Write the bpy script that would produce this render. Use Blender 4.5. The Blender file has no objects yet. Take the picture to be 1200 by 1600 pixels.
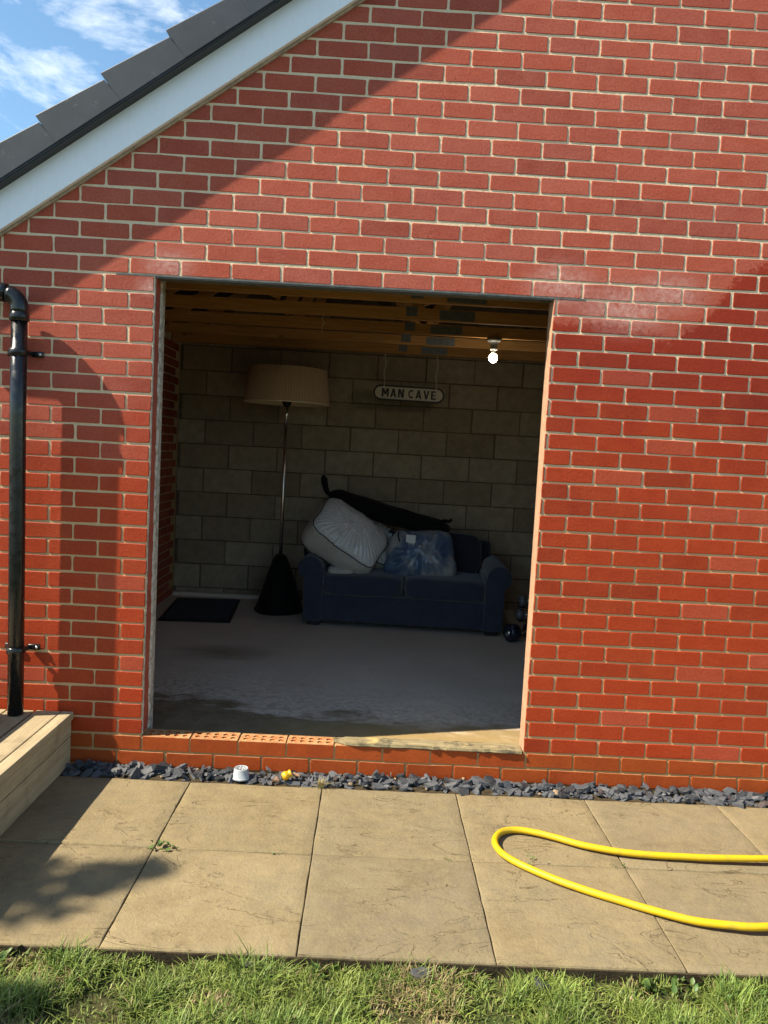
import bpy, bmesh, math, random
from mathutils import Vector, Matrix, noise as mnoise

SC = bpy.context.scene
COL = SC.collection
rnd = random.Random(7)

# ------------------------------------------------------------------ camera
FPX = 1215.0                                  # focal length in pixels of a 1600 px tall frame
CAM = Vector((1.1243, -3.5444, 1.5260))
YAW, PITCH, ROLL = -0.01745, -0.07806, -0.05280
CR = Matrix.Rotation(YAW, 3, 'Z') @ Matrix.Rotation(PITCH, 3, 'X') @ Matrix.Rotation(ROLL, 3, 'Y')
right, fwd, up = CR.col[0], CR.col[1], CR.col[2]
cd = bpy.data.cameras.new('camera')
cd.sensor_fit = 'VERTICAL'; cd.sensor_height = 24.0; cd.lens = FPX / 1600 * 24.0
cd.clip_start = 0.05; cd.clip_end = 2000
cam = bpy.data.objects.new('camera', cd); COL.objects.link(cam)
cam.matrix_world = Matrix((
    (right.x, up.x, -fwd.x, CAM.x), (right.y, up.y, -fwd.y, CAM.y),
    (right.z, up.z, -fwd.z, CAM.z), (0, 0, 0, 1)))
SC.camera = cam

def pix(p):
    d = CR.transposed() @ (Vector(p) - CAM)
    return 600 + FPX * d.x / d.y, 800 - FPX * d.z / d.y

# ------------------------------------------------------------------ light
SUN_TRAVEL = Vector((3.75, 1.0, -4.05)).normalized()
el = math.asin(-SUN_TRAVEL.z)
az = math.atan2(-SUN_TRAVEL.x, -SUN_TRAVEL.y)
sl = bpy.data.lights.new('sun', 'SUN'); sl.energy = 5.0; sl.angle = math.radians(0.53); sl.color = (1.0, 0.90, 0.73)
so = bpy.data.objects.new('sun', sl); COL.objects.link(so)
so.rotation_euler = SUN_TRAVEL.to_track_quat('-Z', 'Y').to_euler(); so.location = (-6, -4, 8)

w = bpy.data.worlds.new('World'); SC.world = w; w.use_nodes = True
nt = w.node_tree; nt.nodes.clear()
def wn(t, **k):
    n = nt.nodes.new(t)
    for a, b in k.items(): setattr(n, a, b)
    return n
sky = wn('ShaderNodeTexSky', sky_type='NISHITA', sun_disc=False)
sky.sun_elevation = el; sky.sun_rotation = az; sky.air_density = 1.0; sky.dust_density = 0.25; sky.ozone_density = 0.15
tc = wn('ShaderNodeTexCoord'); mp = wn('ShaderNodeMapping'); mp.inputs['Scale'].default_value = (1.0, 1.0, 2.2)
mp.inputs['Location'].default_value = (0.35, 0.1, 0.0)
nz = wn('ShaderNodeTexNoise'); nz.inputs['Scale'].default_value = 3.4; nz.inputs['Detail'].default_value = 9; nz.inputs['Roughness'].default_value = 0.62
nz.inputs['Distortion'].default_value = 0.35
rp = wn('ShaderNodeValToRGB'); rp.color_ramp.elements[0].position = 0.53; rp.color_ramp.elements[1].position = 0.70
mx = wn('ShaderNodeMix', data_type='RGBA'); mx.inputs['B'].default_value = (8.6, 8.8, 9.0, 1)
bg = wn('ShaderNodeBackground'); bg.inputs['Strength'].default_value = 0.088
wo = wn('ShaderNodeOutputWorld')
L = nt.links.new
L(tc.outputs['Generated'], mp.inputs[0]); L(mp.outputs[0], nz.inputs['Vector']); L(nz.outputs[0], rp.inputs[0])
tn_ = wn('ShaderNodeMix', data_type='RGBA', blend_type='MULTIPLY'); tn_.inputs['Factor'].default_value = 1.0; tn_.inputs['B'].default_value = (0.84, 1.04, 1.08, 1)
L(sky.outputs[0], tn_.inputs['A'])
L(rp.outputs[0], mx.inputs['Factor']); L(tn_.outputs['Result'], mx.inputs['A']); L(mx.outputs['Result'], bg.inputs[0]); L(bg.outputs[0], wo.inputs[0])

SC.view_settings.view_transform = 'Standard'; SC.view_settings.look = 'None'
SC.view_settings.exposure = 1.17; SC.view_settings.gamma = 1.0; SC.view_settings.use_curve_mapping = False
SC.render.engine = 'CYCLES'
SC.cycles.max_bounces = 8; SC.cycles.diffuse_bounces = 5

# ------------------------------------------------------------------ materials
class NG:
    """small node-graph helper"""
    def __init__(s, name, rough=0.8, spec=0.3):
        s.m = bpy.data.materials.new(name); s.m.use_nodes = True
        s.t = s.m.node_tree; s.b = s.t.nodes['Principled BSDF']
        s.b.inputs['Roughness'].default_value = rough; s.b.inputs['Specular IOR Level'].default_value = spec
        s._pos = None
    def n(s, t, **k):
        x = s.t.nodes.new(t)
        for a, b in k.items(): setattr(x, a, b)
        return x
    def l(s, a, b): s.t.links.new(a, b)
    def setin(s, sock, v):
        if hasattr(v, 'is_output'): s.l(v, sock)
        elif isinstance(v, (tuple, list)) and len(v) == 3 and sock.type == 'RGBA': sock.default_value = (*v, 1)
        else: sock.default_value = v
    @property
    def pos(s):
        if s._pos is None: s._pos = s.n('ShaderNodeNewGeometry').outputs['Position']
        return s._pos
    @property
    def obj(s): return s.n('ShaderNodeTexCoord').outputs['Object']
    def math(s, op, a, b=0.0, c=0.0, clamp=False):
        x = s.n('ShaderNodeMath', operation=op, use_clamp=clamp)
        s.setin(x.inputs[0], a); s.setin(x.inputs[1], b); s.setin(x.inputs[2], c)
        return x.outputs[0]
    def mapv(s, vec, scale=(1, 1, 1), loc=(0, 0, 0), rot=(0, 0, 0)):
        x = s.n('ShaderNodeMapping'); s.l(vec, x.inputs[0])
        x.inputs['Scale'].default_value = scale; x.inputs['Location'].default_value = loc; x.inputs['Rotation'].default_value = rot
        return x.outputs[0]
    def noise(s, scale, detail=3, rough=0.5, vec=None, dist=0.0):
        x = s.n('ShaderNodeTexNoise'); s.l(vec if vec is not None else s.pos, x.inputs['Vector'])
        x.inputs['Scale'].default_value = scale; x.inputs['Detail'].default_value = detail
        x.inputs['Roughness'].default_value = rough; x.inputs['Distortion'].default_value = dist
        return x.outputs[0]
    def voro(s, scale, vec=None, feature='F1'):
        x = s.n('ShaderNodeTexVoronoi', feature=feature); s.l(vec if vec is not None else s.pos, x.inputs['Vector'])
        x.inputs['Scale'].default_value = scale
        return x.outputs['Distance']
    def ramp(s, fac, stops):
        x = s.n('ShaderNodeValToRGB'); s.l(fac, x.inputs[0]); e = x.color_ramp.elements
        while len(e) < len(stops): e.new(0.5)
        for i, (p, c) in enumerate(stops):
            e[i].position = p; e[i].color = (*c, 1) if isinstance(c, (tuple, list)) else (c, c, c, 1)
        return x.outputs[0]
    def mix(s, f, a, b, blend='MIX'):
        x = s.n('ShaderNodeMix', data_type='RGBA', blend_type=blend)
        s.setin(x.inputs['Factor'], f); s.setin(x.inputs['A'], a); s.setin(x.inputs['B'], b)
        return x.outputs['Result']
    def rng(s, v, a, b, c=0.0, d=1.0, smooth=False):
        x = s.n('ShaderNodeMapRange', interpolation_type='SMOOTHSTEP' if smooth else 'LINEAR')
        s.setin(x.inputs[0], v); s.setin(x.inputs[1], a); s.setin(x.inputs[2], b); s.setin(x.inputs[3], c); s.setin(x.inputs[4], d)
        return x.outputs[0]
    def sep(s, v):
        x = s.n('ShaderNodeSeparateXYZ'); s.l(v, x.inputs[0]); return x.outputs
    def comb(s, a, b, c):
        x = s.n('ShaderNodeCombineXYZ')
        for i, v in enumerate((a, b, c)): s.setin(x.inputs[i], v)
        return x.outputs[0]
    def bump(s, h, strength=0.5, dist=0.002):
        x = s.n('ShaderNodeBump'); s.l(h, x.inputs['Height']); x.inputs['Strength'].default_value = strength
        x.inputs['Distance'].default_value = dist
        s.l(x.outputs[0], s.b.inputs['Normal'])
    def col(s, v): s.setin(s.b.inputs['Base Color'], v)
    def rough(s, v): s.setin(s.b.inputs['Roughness'], v)
    @property
    def orand(s): return s.n('ShaderNodeObjectInfo').outputs['Random']

M = {}

def brick_material(name, plinth=False, inside=False):
    g = NG(name, 0.85, 0.25)
    P = g.sep(g.pos)
    x = g.math('ADD', P[0], P[1]) if inside else P[0]
    row = g.math('FLOOR', g.math('DIVIDE', P[2], 0.075))
    odd = g.math('MULTIPLY', g.math('MODULO', row, 2.0), 0.5)
    k = g.math('FLOOR', g.math('SUBTRACT', g.math('DIVIDE', x, 0.225), odd))
    wn_ = g.n('ShaderNodeTexWhiteNoise', noise_dimensions='3D')
    g.l(g.comb(k, row, 3.0), wn_.inputs['Vector'])
    r1 = wn_.outputs['Value']
    if plinth:
        base = g.ramp(r1, [(0.0, (0.34, 0.060, 0.007)), (0.4, (0.40, 0.074, 0.009)), (0.7, (0.37, 0.060, 0.008)), (1.0, (0.42, 0.082, 0.012))])
    else:
        base = g.ramp(r1, [(0.0, (0.26, 0.042, 0.027)), (0.15, (0.345, 0.058, 0.033)), (0.40, (0.40, 0.073, 0.041)), (0.64, (0.39, 0.063, 0.032)), (0.82, (0.33, 0.067, 0.046)), (1.0, (0.43, 0.089, 0.054))])
    cloud = g.noise(9.0, 4, 0.6)
    base = g.mix(g.rng(cloud, 0.3, 0.75), base, g.mix(0.0 if plinth else 0.25, base, (0.60, 0.21, 0.145)))
    if plinth: base = g.mix(g.rng(cloud, 0.35, 0.7, 0, 0.5), base, g.mix(1.0, base, (0.62, 0.50, 0.45), 'MULTIPLY'))
    # fine grains and pits
    grain = g.noise(105.0, 5, 0.85)
    base = g.mix(g.rng(grain, 0.38, 0.60), g.mix(0.30, base, (0.10, 0.014, 0.010)), g.mix(0.0 if plinth else 0.10, base, (0.75, 0.28, 0.17)))
    pit = g.voro(70.0)
    pitm = g.rng(pit, 0.06, 0.20, 1.0, 0.0)
    sel = g.rng(g.noise(31.0, 1), 0.58, 0.64)
    pitm = g.math('MULTIPLY', pitm, sel)
    base = g.mix(pitm, base, (0.10, 0.018, 0.016))
    pale = g.math('MULTIPLY', g.rng(g.voro(60.0, g.mapv(g.pos, loc=(3, 1, 7))), 0.02, 0.09, 1.0, 0.0), g.rng(g.noise(13.0, 1), 0.56, 0.64))
    base = g.mix(g.math('MULTIPLY', pale, 0.15 if plinth else 0.5), base, (0.62, 0.34, 0.26))
    rough = 0.88
    if not inside and not plinth:
        # soaked part of the wall: hosed down, ragged upper edge
        nb = g.math('SUBTRACT', g.noise(38.0, 8, 0.80), 0.5)
        nb2 = g.math('SUBTRACT', g.noise(4.0, 2, 0.5), 0.5)
        e = g.rng(x, 1.85, 2.95, 0, 1)
        er = g.ramp(e, [(0.0, 0.42), (0.10, 0.44), (0.30, 0.44), (0.42, 0.40), (0.52, 0.34), (0.62, 0.42), (0.70, 0.56), (0.78, 0.80), (0.9, 0.93), (1.0, 0.98)])
        edge_r = g.math('ADD', 1.88, g.math('MULTIPLY', er, 0.62))
        er2 = g.math('ADD', edge_r, g.math('ADD', g.math('MULTIPLY', nb, 0.26), g.math('MULTIPLY', nb2, 0.05)))
        wr = g.rng(P[2], g.math('SUBTRACT', er2, 0.018), g.math('ADD', er2, 0.018), 1.0, 0.0, True)
        wr = g.math('MULTIPLY', wr, g.rng(x, 1.0, 1.01))
        zl = g.math('ADD', P[2], g.math('ADD', g.math('MULTIPLY', nb2, 0.7), g.math('MULTIPLY', nb, 0.4)))
        wl = g.math('MULTIPLY', g.rng(zl, 1.25, 1.95, 1.0, 0.0, True), g.rng(x, 1.0, 1.01, 1.0, 0.0))
        # a few bricks stay dry in the soaked area
        dry = g.rng(r1, 0.91, 0.93, 1.0, 0.72)
        wet = g.math('MULTIPLY', g.math('ADD', wr, wl, clamp=True), dry)
        up_ = g.rng(g.math('ADD', P[2], g.math('MULTIPLY', nb2, 0.8)), 1.35, 2.05, 0.0, 1.0, True)
        wetc = g.mix(1.0, base, g.mix(up_, (0.90, 0.47, 0.16), (0.70, 0.29, 0.12)), 'MULTIPLY')
        base = g.mix(wet, base, wetc)
        rough = g.rng(wet, 0, 1, 0.88, 0.55)
        # white bloom next to the lintel bearings
        bl = None
        for cx, cz, rr in ((0.17, 2.30, 0.16), (1.93, 2.31, 0.24), (0.10, 2.20, 0.10), (2.22, 2.22, 0.30), (2.42, 2.30, 0.22)):
            dx = g.math('SUBTRACT', x, cx); dz = g.math('MULTIPLY', g.math('SUBTRACT', P[2], cz), 1.7)
            d = g.math('SQRT', g.math('ADD', g.math('MULTIPLY', dx, dx), g.math('MULTIPLY', dz, dz)))
            f = g.rng(d, 0.0, rr, 0.5, 0.0, True)
            bl = f if bl is None else g.math('MAXIMUM', bl, f)
        bl = g.math('MULTIPLY', bl, g.rng(g.noise(40.0, 4, 0.7), 0.3, 0.7))
        base = g.mix(bl, base, (0.80, 0.60, 0.54))
    if plinth:
        rough = 0.6
        # mortar smears left on the exposed top
        nrm = g.sep(g.n('ShaderNodeNewGeometry').outputs['Normal'])
        topm = g.rng(nrm[2], 0.5, 0.8)
        base = g.mix(topm, base, g.mix(g.rng(g.noise(30.0, 5, 0.7), 0.35, 0.65), (0.34, 0.13, 0.045), (0.42, 0.27, 0.13)))
    g.col(base); g.rough(rough)
    h = g.math('ADD', g.math('MULTIPLY', g.noise(120.0, 5, 0.85), 1.3), g.math('MULTIPLY', pitm, -1.4))
    h = g.math('ADD', h, g.math('MULTIPLY', g.noise(45.0, 3, 0.6), 0.9))
    g.bump(h, 0.8, 0.0013)
    return g.m

M['brick'] = brick_material('red_brick')
M['plinth'] = brick_material('orange_plinth_brick', plinth=True)
M['inbrick'] = brick_material('inner_brick', inside=True)

g = NG('sand_mortar', 0.95, 0.1)
P = g.sep(g.pos)
c = g.mix(g.noise(60.0, 4, 0.6), (0.60, 0.45, 0.29), (0.82, 0.66, 0.46))
c = g.mix(g.rng(P[2], 0.12, 0.20, 0.8, 0.0), c, (0.20, 0.15, 0.07))
c = g.mix(g.rng(g.math('ADD', P[2], g.math('MULTIPLY', g.noise(6.0, 2), 0.4)), 1.2, 2.3, 0.75, 0.0), c, (0.46, 0.26, 0.10))
g.col(c)
g.bump(g.math('ADD', g.noise(240.0, 3, 0.7), g.math('MULTIPLY', g.noise(70.0, 3), 1.6)), 0.9, 0.0022); M['mortar'] = g.m

g = NG('cut_reveal_mortar', 0.95, 0.1)
g.col(g.mix(g.noise(22.0, 5, 0.65), (0.34, 0.17, 0.10), (0.46, 0.31, 0.20)))
g.bump(g.noise(90.0, 4, 0.7), 0.8, 0.004); M['reveal'] = g.m

g = NG('jamb_render', 0.95, 0.1)
c = g.mix(g.rng(g.noise(34.0, 5, 0.7), 0.35, 0.65), (0.28, 0.23, 0.18), (0.66, 0.60, 0.52))
g.col(c); g.bump(g.noise(60.0, 5, 0.7), 0.9, 0.006); M['jamb'] = g.m

def simple(name, col, rough=0.7, spec=0.3, var=0.12, scale=30.0, bump=0.0, bscale=200.0, bdist=0.001, metal=0.0, world=False):
    g = NG(name, rough, spec)
    v = g.pos if world else g.obj
    d = tuple(max(0.0, a * (1 - var)) for a in col); u = tuple(min(1.0, a * (1 + var)) for a in col)
    g.col(g.mix(g.rng(g.noise(scale, 4, 0.6, v), 0.3, 0.7), d, u))
    g.b.inputs['Metallic'].default_value = metal
    if bump: g.bump(g.noise(bscale, 3, 0.6, v), bump, bdist)
    M[name] = g.m
    return g

gw = NG('white_board', 0.45, 0.4)
c = gw.mix(gw.rng(gw.noise(5.0, 6, 0.7, gw.mapv(gw.pos, (9, 1, 2.5))), 0.45, 0.75, 0, 0.16), (0.86, 0.86, 0.90), (0.60, 0.58, 0.56))
gw.col(gw.mix(gw.rng(gw.noise(60.0, 5, 0.8), 0.62, 0.72, 0, 0.3), c, (0.42, 0.38, 0.34))); M['white_board'] = gw.m
simple('board_edge', (0.40, 0.30, 0.22), 0.9, 0.1, 0.3, 30, 0.4, 80)
gv = NG('verge_cap_grey', 0.55, 0.35)
c = gv.mix(gv.rng(gv.noise(7.0, 5, 0.65), 0.35, 0.7), (0.028, 0.036, 0.047), (0.042, 0.051, 0.064))
c = gv.mix(gv.rng(gv.noise(38.0, 5, 0.75), 0.62, 0.72, 0, 0.5), c, (0.22, 0.22, 0.21))
gv.col(c); gv.bump(gv.noise(120.0, 4, 0.6), 0.15, 0.001); M['verge'] = gv.m
simple('black_plastic', (0.012, 0.013, 0.015), 0.25, 0.5, 0.2, 20, 0.04, 60)
gp = NG('downpipe_plastic', 0.22, 0.5)
c = gp.mix(gp.rng(gp.noise(70.0, 5, 0.75), 0.62, 0.74, 0, 0.3), (0.006, 0.0065, 0.008), (0.06, 0.055, 0.05))
gp.col(c); gp.rough(gp.rng(gp.noise(25.0, 4, 0.6), 0.35, 0.7, 0.15, 0.42)); M['pipe'] = gp.m
simple('roof_tile', (0.08, 0.085, 0.09), 0.8, 0.3, 0.2, 12, 0.3, 60)
simple('roof_felt', (0.03, 0.03, 0.032), 0.9, 0.1)
simple('lintel_steel', (0.11, 0.11, 0.105), 0.6, 0.4, 0.35, 25, 0.3, 80)
simple('nail_plate', (0.13, 0.14, 0.14), 0.5, 0.5, 0.25, 60, 0.4, 400, metal=0.3)

g = NG('truss_timber', 0.8, 0.2)
v = g.mapv(g.pos, (1.2, 18, 18))
c = g.mix(g.rng(g.noise(3.0, 5, 0.6, v, 0.6), 0.3, 0.7), (0.36, 0.175, 0.05), (0.52, 0.28, 0.10))
kn = g.rng(g.voro(2.3, g.mapv(g.pos, (1, 3, 3))), 0.03, 0.10, 1, 0)
c = g.mix(g.math('MULTIPLY', kn, 0.7), c, (0.09, 0.03, 0.012))
g.col(c); g.bump(g.noise(6.0, 4, 0.6, v), 0.2, 0.002); M['timber'] = g.m

g = NG('concrete_block', 0.95, 0.1)
c = g.ramp(g.orand, [(0.0, (0.31, 0.245, 0.170)), (0.5, (0.38, 0.310, 0.220)), (1.0, (0.45, 0.375, 0.275))])
c = g.mix(g.rng(g.noise(14.0, 6, 0.7), 0.35, 0.7), g.mix(0.35, c, (0.07, 0.06, 0.045)), c)
c = g.mix(g.rng(g.noise(55.0, 4, 0.7), 0.66, 0.74, 0, 0.35), c, (0.45, 0.42, 0.37))
g.col(c); g.bump(g.math('ADD', g.noise(130.0, 4, 0.75), g.noise(24.0, 3)), 0.9, 0.003); M['block'] = g.m
simple('block_mortar', (0.14, 0.11, 0.08), 0.95, 0.1, 0.25, 20, 0.8, 120, 0.002, world=True)

# concrete floor, damp by the opening
g = NG('garage_concrete', 0.7, 0.3)
P = g.sep(g.pos)
c = g.mix(g.rng(g.noise(3.0, 6, 0.65), 0.3, 0.7), (0.58, 0.49, 0.395), (0.67, 0.575, 0.47))
c = g.mix(g.rng(g.noise(45.0, 5, 0.7), 0.55, 0.72, 0, 0.35), c, (0.20, 0.185, 0.16))
n1 = g.math('SUBTRACT', g.noise(1.0, 8, 0.68, g.mapv(g.pos, (2.2, 5.5, 1))), 0.5)
lim = g.rng(P[0], -0.1, 1.5, 0.80, 0.42)
d = g.math('ADD', P[1], g.math('MULTIPLY', n1, 1.15))
d = g.math('ADD', d, g.math('MULTIPLY', g.math('SUBTRACT', g.noise(24.0, 6, 0.8), 0.5), 0.35))
wet = g.rng(d, g.math('SUBTRACT', lim, 0.10), g.math('ADD', lim, 0.12), 1.0, 0.0, True)
half = g.rng(d, lim, g.math('ADD', lim, 0.85), 0.65, 0.0, True)
half = g.math('MULTIPLY', half, g.rng(g.noise(30.0, 6, 0.75), 0.42, 0.62))
damp = g.math('MAXIMUM', wet, half)
sx = g.math('SUBTRACT', P[0], 0.15); sy = g.math('MULTIPLY', g.math('SUBTRACT', P[1], 1.75), 1.6)
sd = g.math('ADD', g.math('SQRT', g.math('ADD', g.math('MULTIPLY', sx, sx), g.math('MULTIPLY', sy, sy))), g.math('MULTIPLY', n1, 0.6))
damp = g.math('MAXIMUM', damp, g.rng(sd, 0.02, 0.45, 0.7, 0.0, True))
c = g.mix(damp, c, g.mix(g.rng(g.noise(8.0, 6, 0.75), 0.35, 0.65), (0.150, 0.108, 0.058), (0.27, 0.215, 0.14)))
# ochre tone towards the sill, stronger on the right
ochre_m = g.rng(g.math('ADD', P[1], g.math('MULTIPLY', n1, 0.25)), 0.30, 0.62, 0.75, 0.0, True)
c = g.mix(g.math('MULTIPLY', ochre_m, g.rng(P[0], 0.5, 1.2)), c, (0.36, 0.25, 0.11))
g.col(c); g.rough(g.rng(damp, 0, 1, 0.72, 0.33))
g.bump(g.math('ADD', g.noise(90.0, 4, 0.7), g.noise(11.0, 3)), 0.35, 0.003); M['floor'] = g.m

# riven paving
g = NG('riven_sandstone_paving', 0.9, 0.15)
P = g.sep(g.pos)
off = g.math('MULTIPLY', g.orand, 37.0)
v = g.n('ShaderNodeVectorMath', operation='ADD'); g.l(g.pos, v.inputs[0]); g.l(g.comb(off, off, 0.0), v.inputs[1]); v = v.outputs[0]
c = g.mix(g.rng(g.noise(5.0, 6, 0.65, v, 0.4), 0.32, 0.68), (0.178, 0.138, 0.076), (0.252, 0.202, 0.118))
c = g.mix(g.rng(g.noise(2.2, 3, 0.5, v), 0.4, 0.7, 0, 0.55), c, (0.190, 0.163, 0.108))
c = g.mix(g.rng(g.noise(90.0, 5, 0.75, v), 0.50, 0.70, 0, 0.32), c, (0.34, 0.27, 0.16))
c = g.mix(g.rng(g.noise(16.0, 5, 0.7, g.mapv(v, loc=(2, 7, 3))), 0.42, 0.66, 0, 0.6), c, (0.275, 0.216, 0.115))
c = g.mix(g.rng(g.noise(60.0, 5, 0.75, g.mapv(v, loc=(9, 2, 1))), 0.58, 0.70, 0, 0.5), c, (0.095, 0.068, 0.034))
rg = g.noise(2.6, 4, 0.55, g.mapv(v, (1.0, 2.3, 1), rot=(0, 0, 0.5)), 1.4)
vein = g.rng(g.math('ABSOLUTE', g.math('SUBTRACT', rg, 0.5)), 0.001, 0.0055, 1.0, 0.0)
vein = g.math('MULTIPLY', vein, g.rng(g.noise(4.0, 2, 0.5, g.mapv(v, loc=(4, 4, 0))), 0.47, 0.57))
c = g.mix(g.math('MULTIPLY', vein, 0.75), c, (0.085, 0.060, 0.030))
spot = g.math('MULTIPLY', g.rng(g.voro(28.0, v), 0.03, 0.09, 1, 0), g.rng(g.noise(7.0, 2, 0.5, v), 0.55, 0.65))
c = g.mix(g.math('MULTIPLY', spot, 0.6), c, (0.10, 0.07, 0.04))
c = g.mix(1.0, c, g.ramp(g.orand, [(0.0, (0.86, 0.87, 0.90)), (0.35, (1.0, 0.99, 0.97)), (0.7, (0.93, 0.91, 0.86)), (1.0, (1.06, 1.05, 1.03))]), 'MULTIPLY')
g.col(c)
h = g.math('ADD', g.math('MULTIPLY', g.noise(7.0, 5, 0.65, v, 0.5), 1.6), g.math('MULTIPLY', g.noise(75.0, 5, 0.8, v), 1.1))
h = g.math('ADD', h, g.math('MULTIPLY', vein, -0.6))
g.bump(h, 0.75, 0.006); M['slab'] = g.m
simple('joint_dirt', (0.050, 0.038, 0.022), 0.95, 0.1, 0.4, 40, 0.8, 120, 0.003, world=True)

g = NG('soil_and_turf', 0.95, 0.1)
c = g.mix(g.rng(g.noise(5.0, 5, 0.7), 0.35, 0.65), (0.050, 0.040, 0.020), (0.040, 0.060, 0.016))
c = g.mix(g.rng(g.noise(60.0, 4, 0.7), 0.45, 0.7, 0, 0.6), c, (0.10, 0.085, 0.04))
g.col(c); g.bump(g.noise(50.0, 5, 0.7), 0.8, 0.01); M['soil'] = g.m

g = NG('grass_blade', 0.55, 0.3)
ca = g.n('ShaderNodeVertexColor'); ca.layer_name = 'tint'
g.col(ca.outputs[0]); g.b.inputs['Transmission Weight'].default_value = 0.0
g.b.inputs['Subsurface Weight'].default_value = 0.0
M['grass'] = g.m
g = NG('leaf_green', 0.5, 0.35)
g.col(g.mix(g.orand, (0.045, 0.10, 0.018), (0.085, 0.13, 0.025))); M['leaf'] = g.m
g = NG('tree_leaf', 0.55, 0.3)
g.col(g.mix(g.noise(2.0, 3), (0.035, 0.075, 0.015), (0.07, 0.11, 0.025))); M['treeleaf'] = g.m
simple('bark', (0.10, 0.075, 0.055), 0.95, 0.1, 0.4, 12, 0.9, 40, 0.01)
simple('dry_straw', (0.30, 0.24, 0.09), 0.8, 0.2, 0.3, 60)

g = NG('slate', 0.45, 0.45)
c = g.ramp(g.orand, [(0.0, (0.018, 0.020, 0.024)), (0.45, (0.034, 0.038, 0.044)), (0.78, (0.062, 0.066, 0.074)), (0.92, (0.13, 0.13, 0.13)), (0.97, (0.05, 0.032, 0.030))])
c = g.mix(g.rng(g.noise(60.0, 4, 0.7), 0.5, 0.75, 0, 0.4), c, (0.18, 0.17, 0.16))
g.col(c); g.rough(g.rng(g.orand, 0, 1, 0.5, 0.85)); g.bump(g.noise(90.0, 4, 0.7), 0.5, 0.002); M['slate'] = g.m
simple('tan_pebble', (0.30, 0.21, 0.125), 0.85, 0.2, 0.3, 50, 0.5, 90, 0.002)

def deck_material(name, a, b):
    g = NG(name, 0.85, 0.15)
    v = g.mapv(g.pos, (34, 1.6, 34))
    c = g.mix(g.rng(g.noise(1.6, 6, 0.65, v, 0.5), 0.3, 0.7), a, b)
    c = g.mix(g.rng(g.noise(9.0, 4, 0.6), 0.5, 0.75, 0, 0.45), c, (0.13, 0.105, 0.065))
    P = g.sep(g.pos)
    # fine machined grooves along the board
    s = g.math('ADD', g.math('SINE', g.math('MULTIPLY', P[2], 900.0)), g.math('SINE', g.math('MULTIPLY', P[0], 900.0)))
    c = g.mix(g.rng(s, -1.2, -0.4, 0.35, 0.0), c, (0.09, 0.07, 0.04))
    g.col(c); g.bump(g.math('ADD', g.math('MULTIPLY', s, 0.5), g.noise(2.0, 4, 0.6, v)), 0.5, 0.003)
    return g.m
M['deck'] = deck_material('weathered_decking', (0.33, 0.255, 0.145), (0.50, 0.41, 0.26))

g = NG('weathered_board', 0.9, 0.15)
v = g.mapv(g.pos, (5, 60, 60))
c = g.mix(g.rng(g.noise(1.5, 5, 0.7, v), 0.3, 0.7), (0.15, 0.115, 0.060), (0.34, 0.275, 0.155))
c = g.mix(g.rng(g.noise(9.0, 4, 0.7), 0.50, 0.62, 0, 0.75), c, (0.045, 0.042, 0.036))
c = g.mix(g.rng(g.noise(7.0, 4, 0.7, g.mapv(g.pos, loc=(5, 1, 2))), 0.60, 0.68, 0, 0.8), c, (0.46, 0.35, 0.13))
g.col(c); g.bump(g.noise(3.0, 5, 0.7, v), 0.7, 0.004); M['oldboard'] = g.m

g = NG('yellow_hose', 0.5, 0.35)
c = g.mix(g.rng(g.noise(24.0, 5, 0.7), 0.48, 0.70, 0, 0.7), (0.56, 0.36, 0.006), (0.36, 0.25, 0.03))
g.col(c); g.bump(g.noise(160.0, 2), 0.12, 0.001); M['hose'] = g.m
simple('yellow_plastic', (0.68, 0.36, 0.01), 0.4, 0.5, 0.15, 40)
simple('grey_plastic', (0.33, 0.35, 0.37), 0.5, 0.4, 0.12, 40, 0.1, 60)
simple('dark_hole', (0.02, 0.02, 0.02), 0.9, 0.1)

def fabric(name, col, var=0.18, rough=0.95, weave=700.0, sheen=0.3):
    g = NG(name, rough, 0.12)
    d = tuple(a * (1 - var) for a in col); u = tuple(a * (1 + var) for a in col)
    v = g.obj
    c = g.mix(g.rng(g.noise(9.0, 5, 0.65, v), 0.3, 0.7), d, u)
    c = g.mix(g.rng(g.noise(weave, 1, 0.5, v), 0.4, 0.6, 0, 0.35), c, tuple(a * 1.8 for a in col))
    g.col(c); g.b.inputs['Sheen Weight'].default_value = sheen
    g.bump(g.math('ADD', g.math('MULTIPLY', g.noise(weave, 1, 0.5, v), 0.4), g.math('MULTIPLY', g.noise(14.0, 4, 0.6, v), 1.6)), 0.5, 0.004)
    M[name] = g.m
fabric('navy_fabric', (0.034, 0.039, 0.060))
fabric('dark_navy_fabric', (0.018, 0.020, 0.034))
fabric('black_nylon', (0.0035, 0.0035, 0.004), rough=0.75, sheen=0.05)
fabric('black_wicker', (0.006, 0.005, 0.005), rough=0.8, sheen=0.05)
fabric('mat_pile', (0.009, 0.009, 0.012), sheen=0.1)
simple('black_rubber', (0.009, 0.009, 0.010), 0.6, 0.3)

g = NG('shade_fabric', 0.9, 0.15)
g.col(g.mix(g.noise(20.0, 3, 0.5, g.obj), (0.40, 0.285, 0.18), (0.47, 0.34, 0.225))); M['shade'] = g.m
g = NG('shade_lining', 0.9, 0.15); g.col((0.86, 0.76, 0.55)); M['lining'] = g.m
simple('chrome', (0.74, 0.71, 0.66), 0.30, 0.5, 0.1, 20, metal=1.0)

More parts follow.
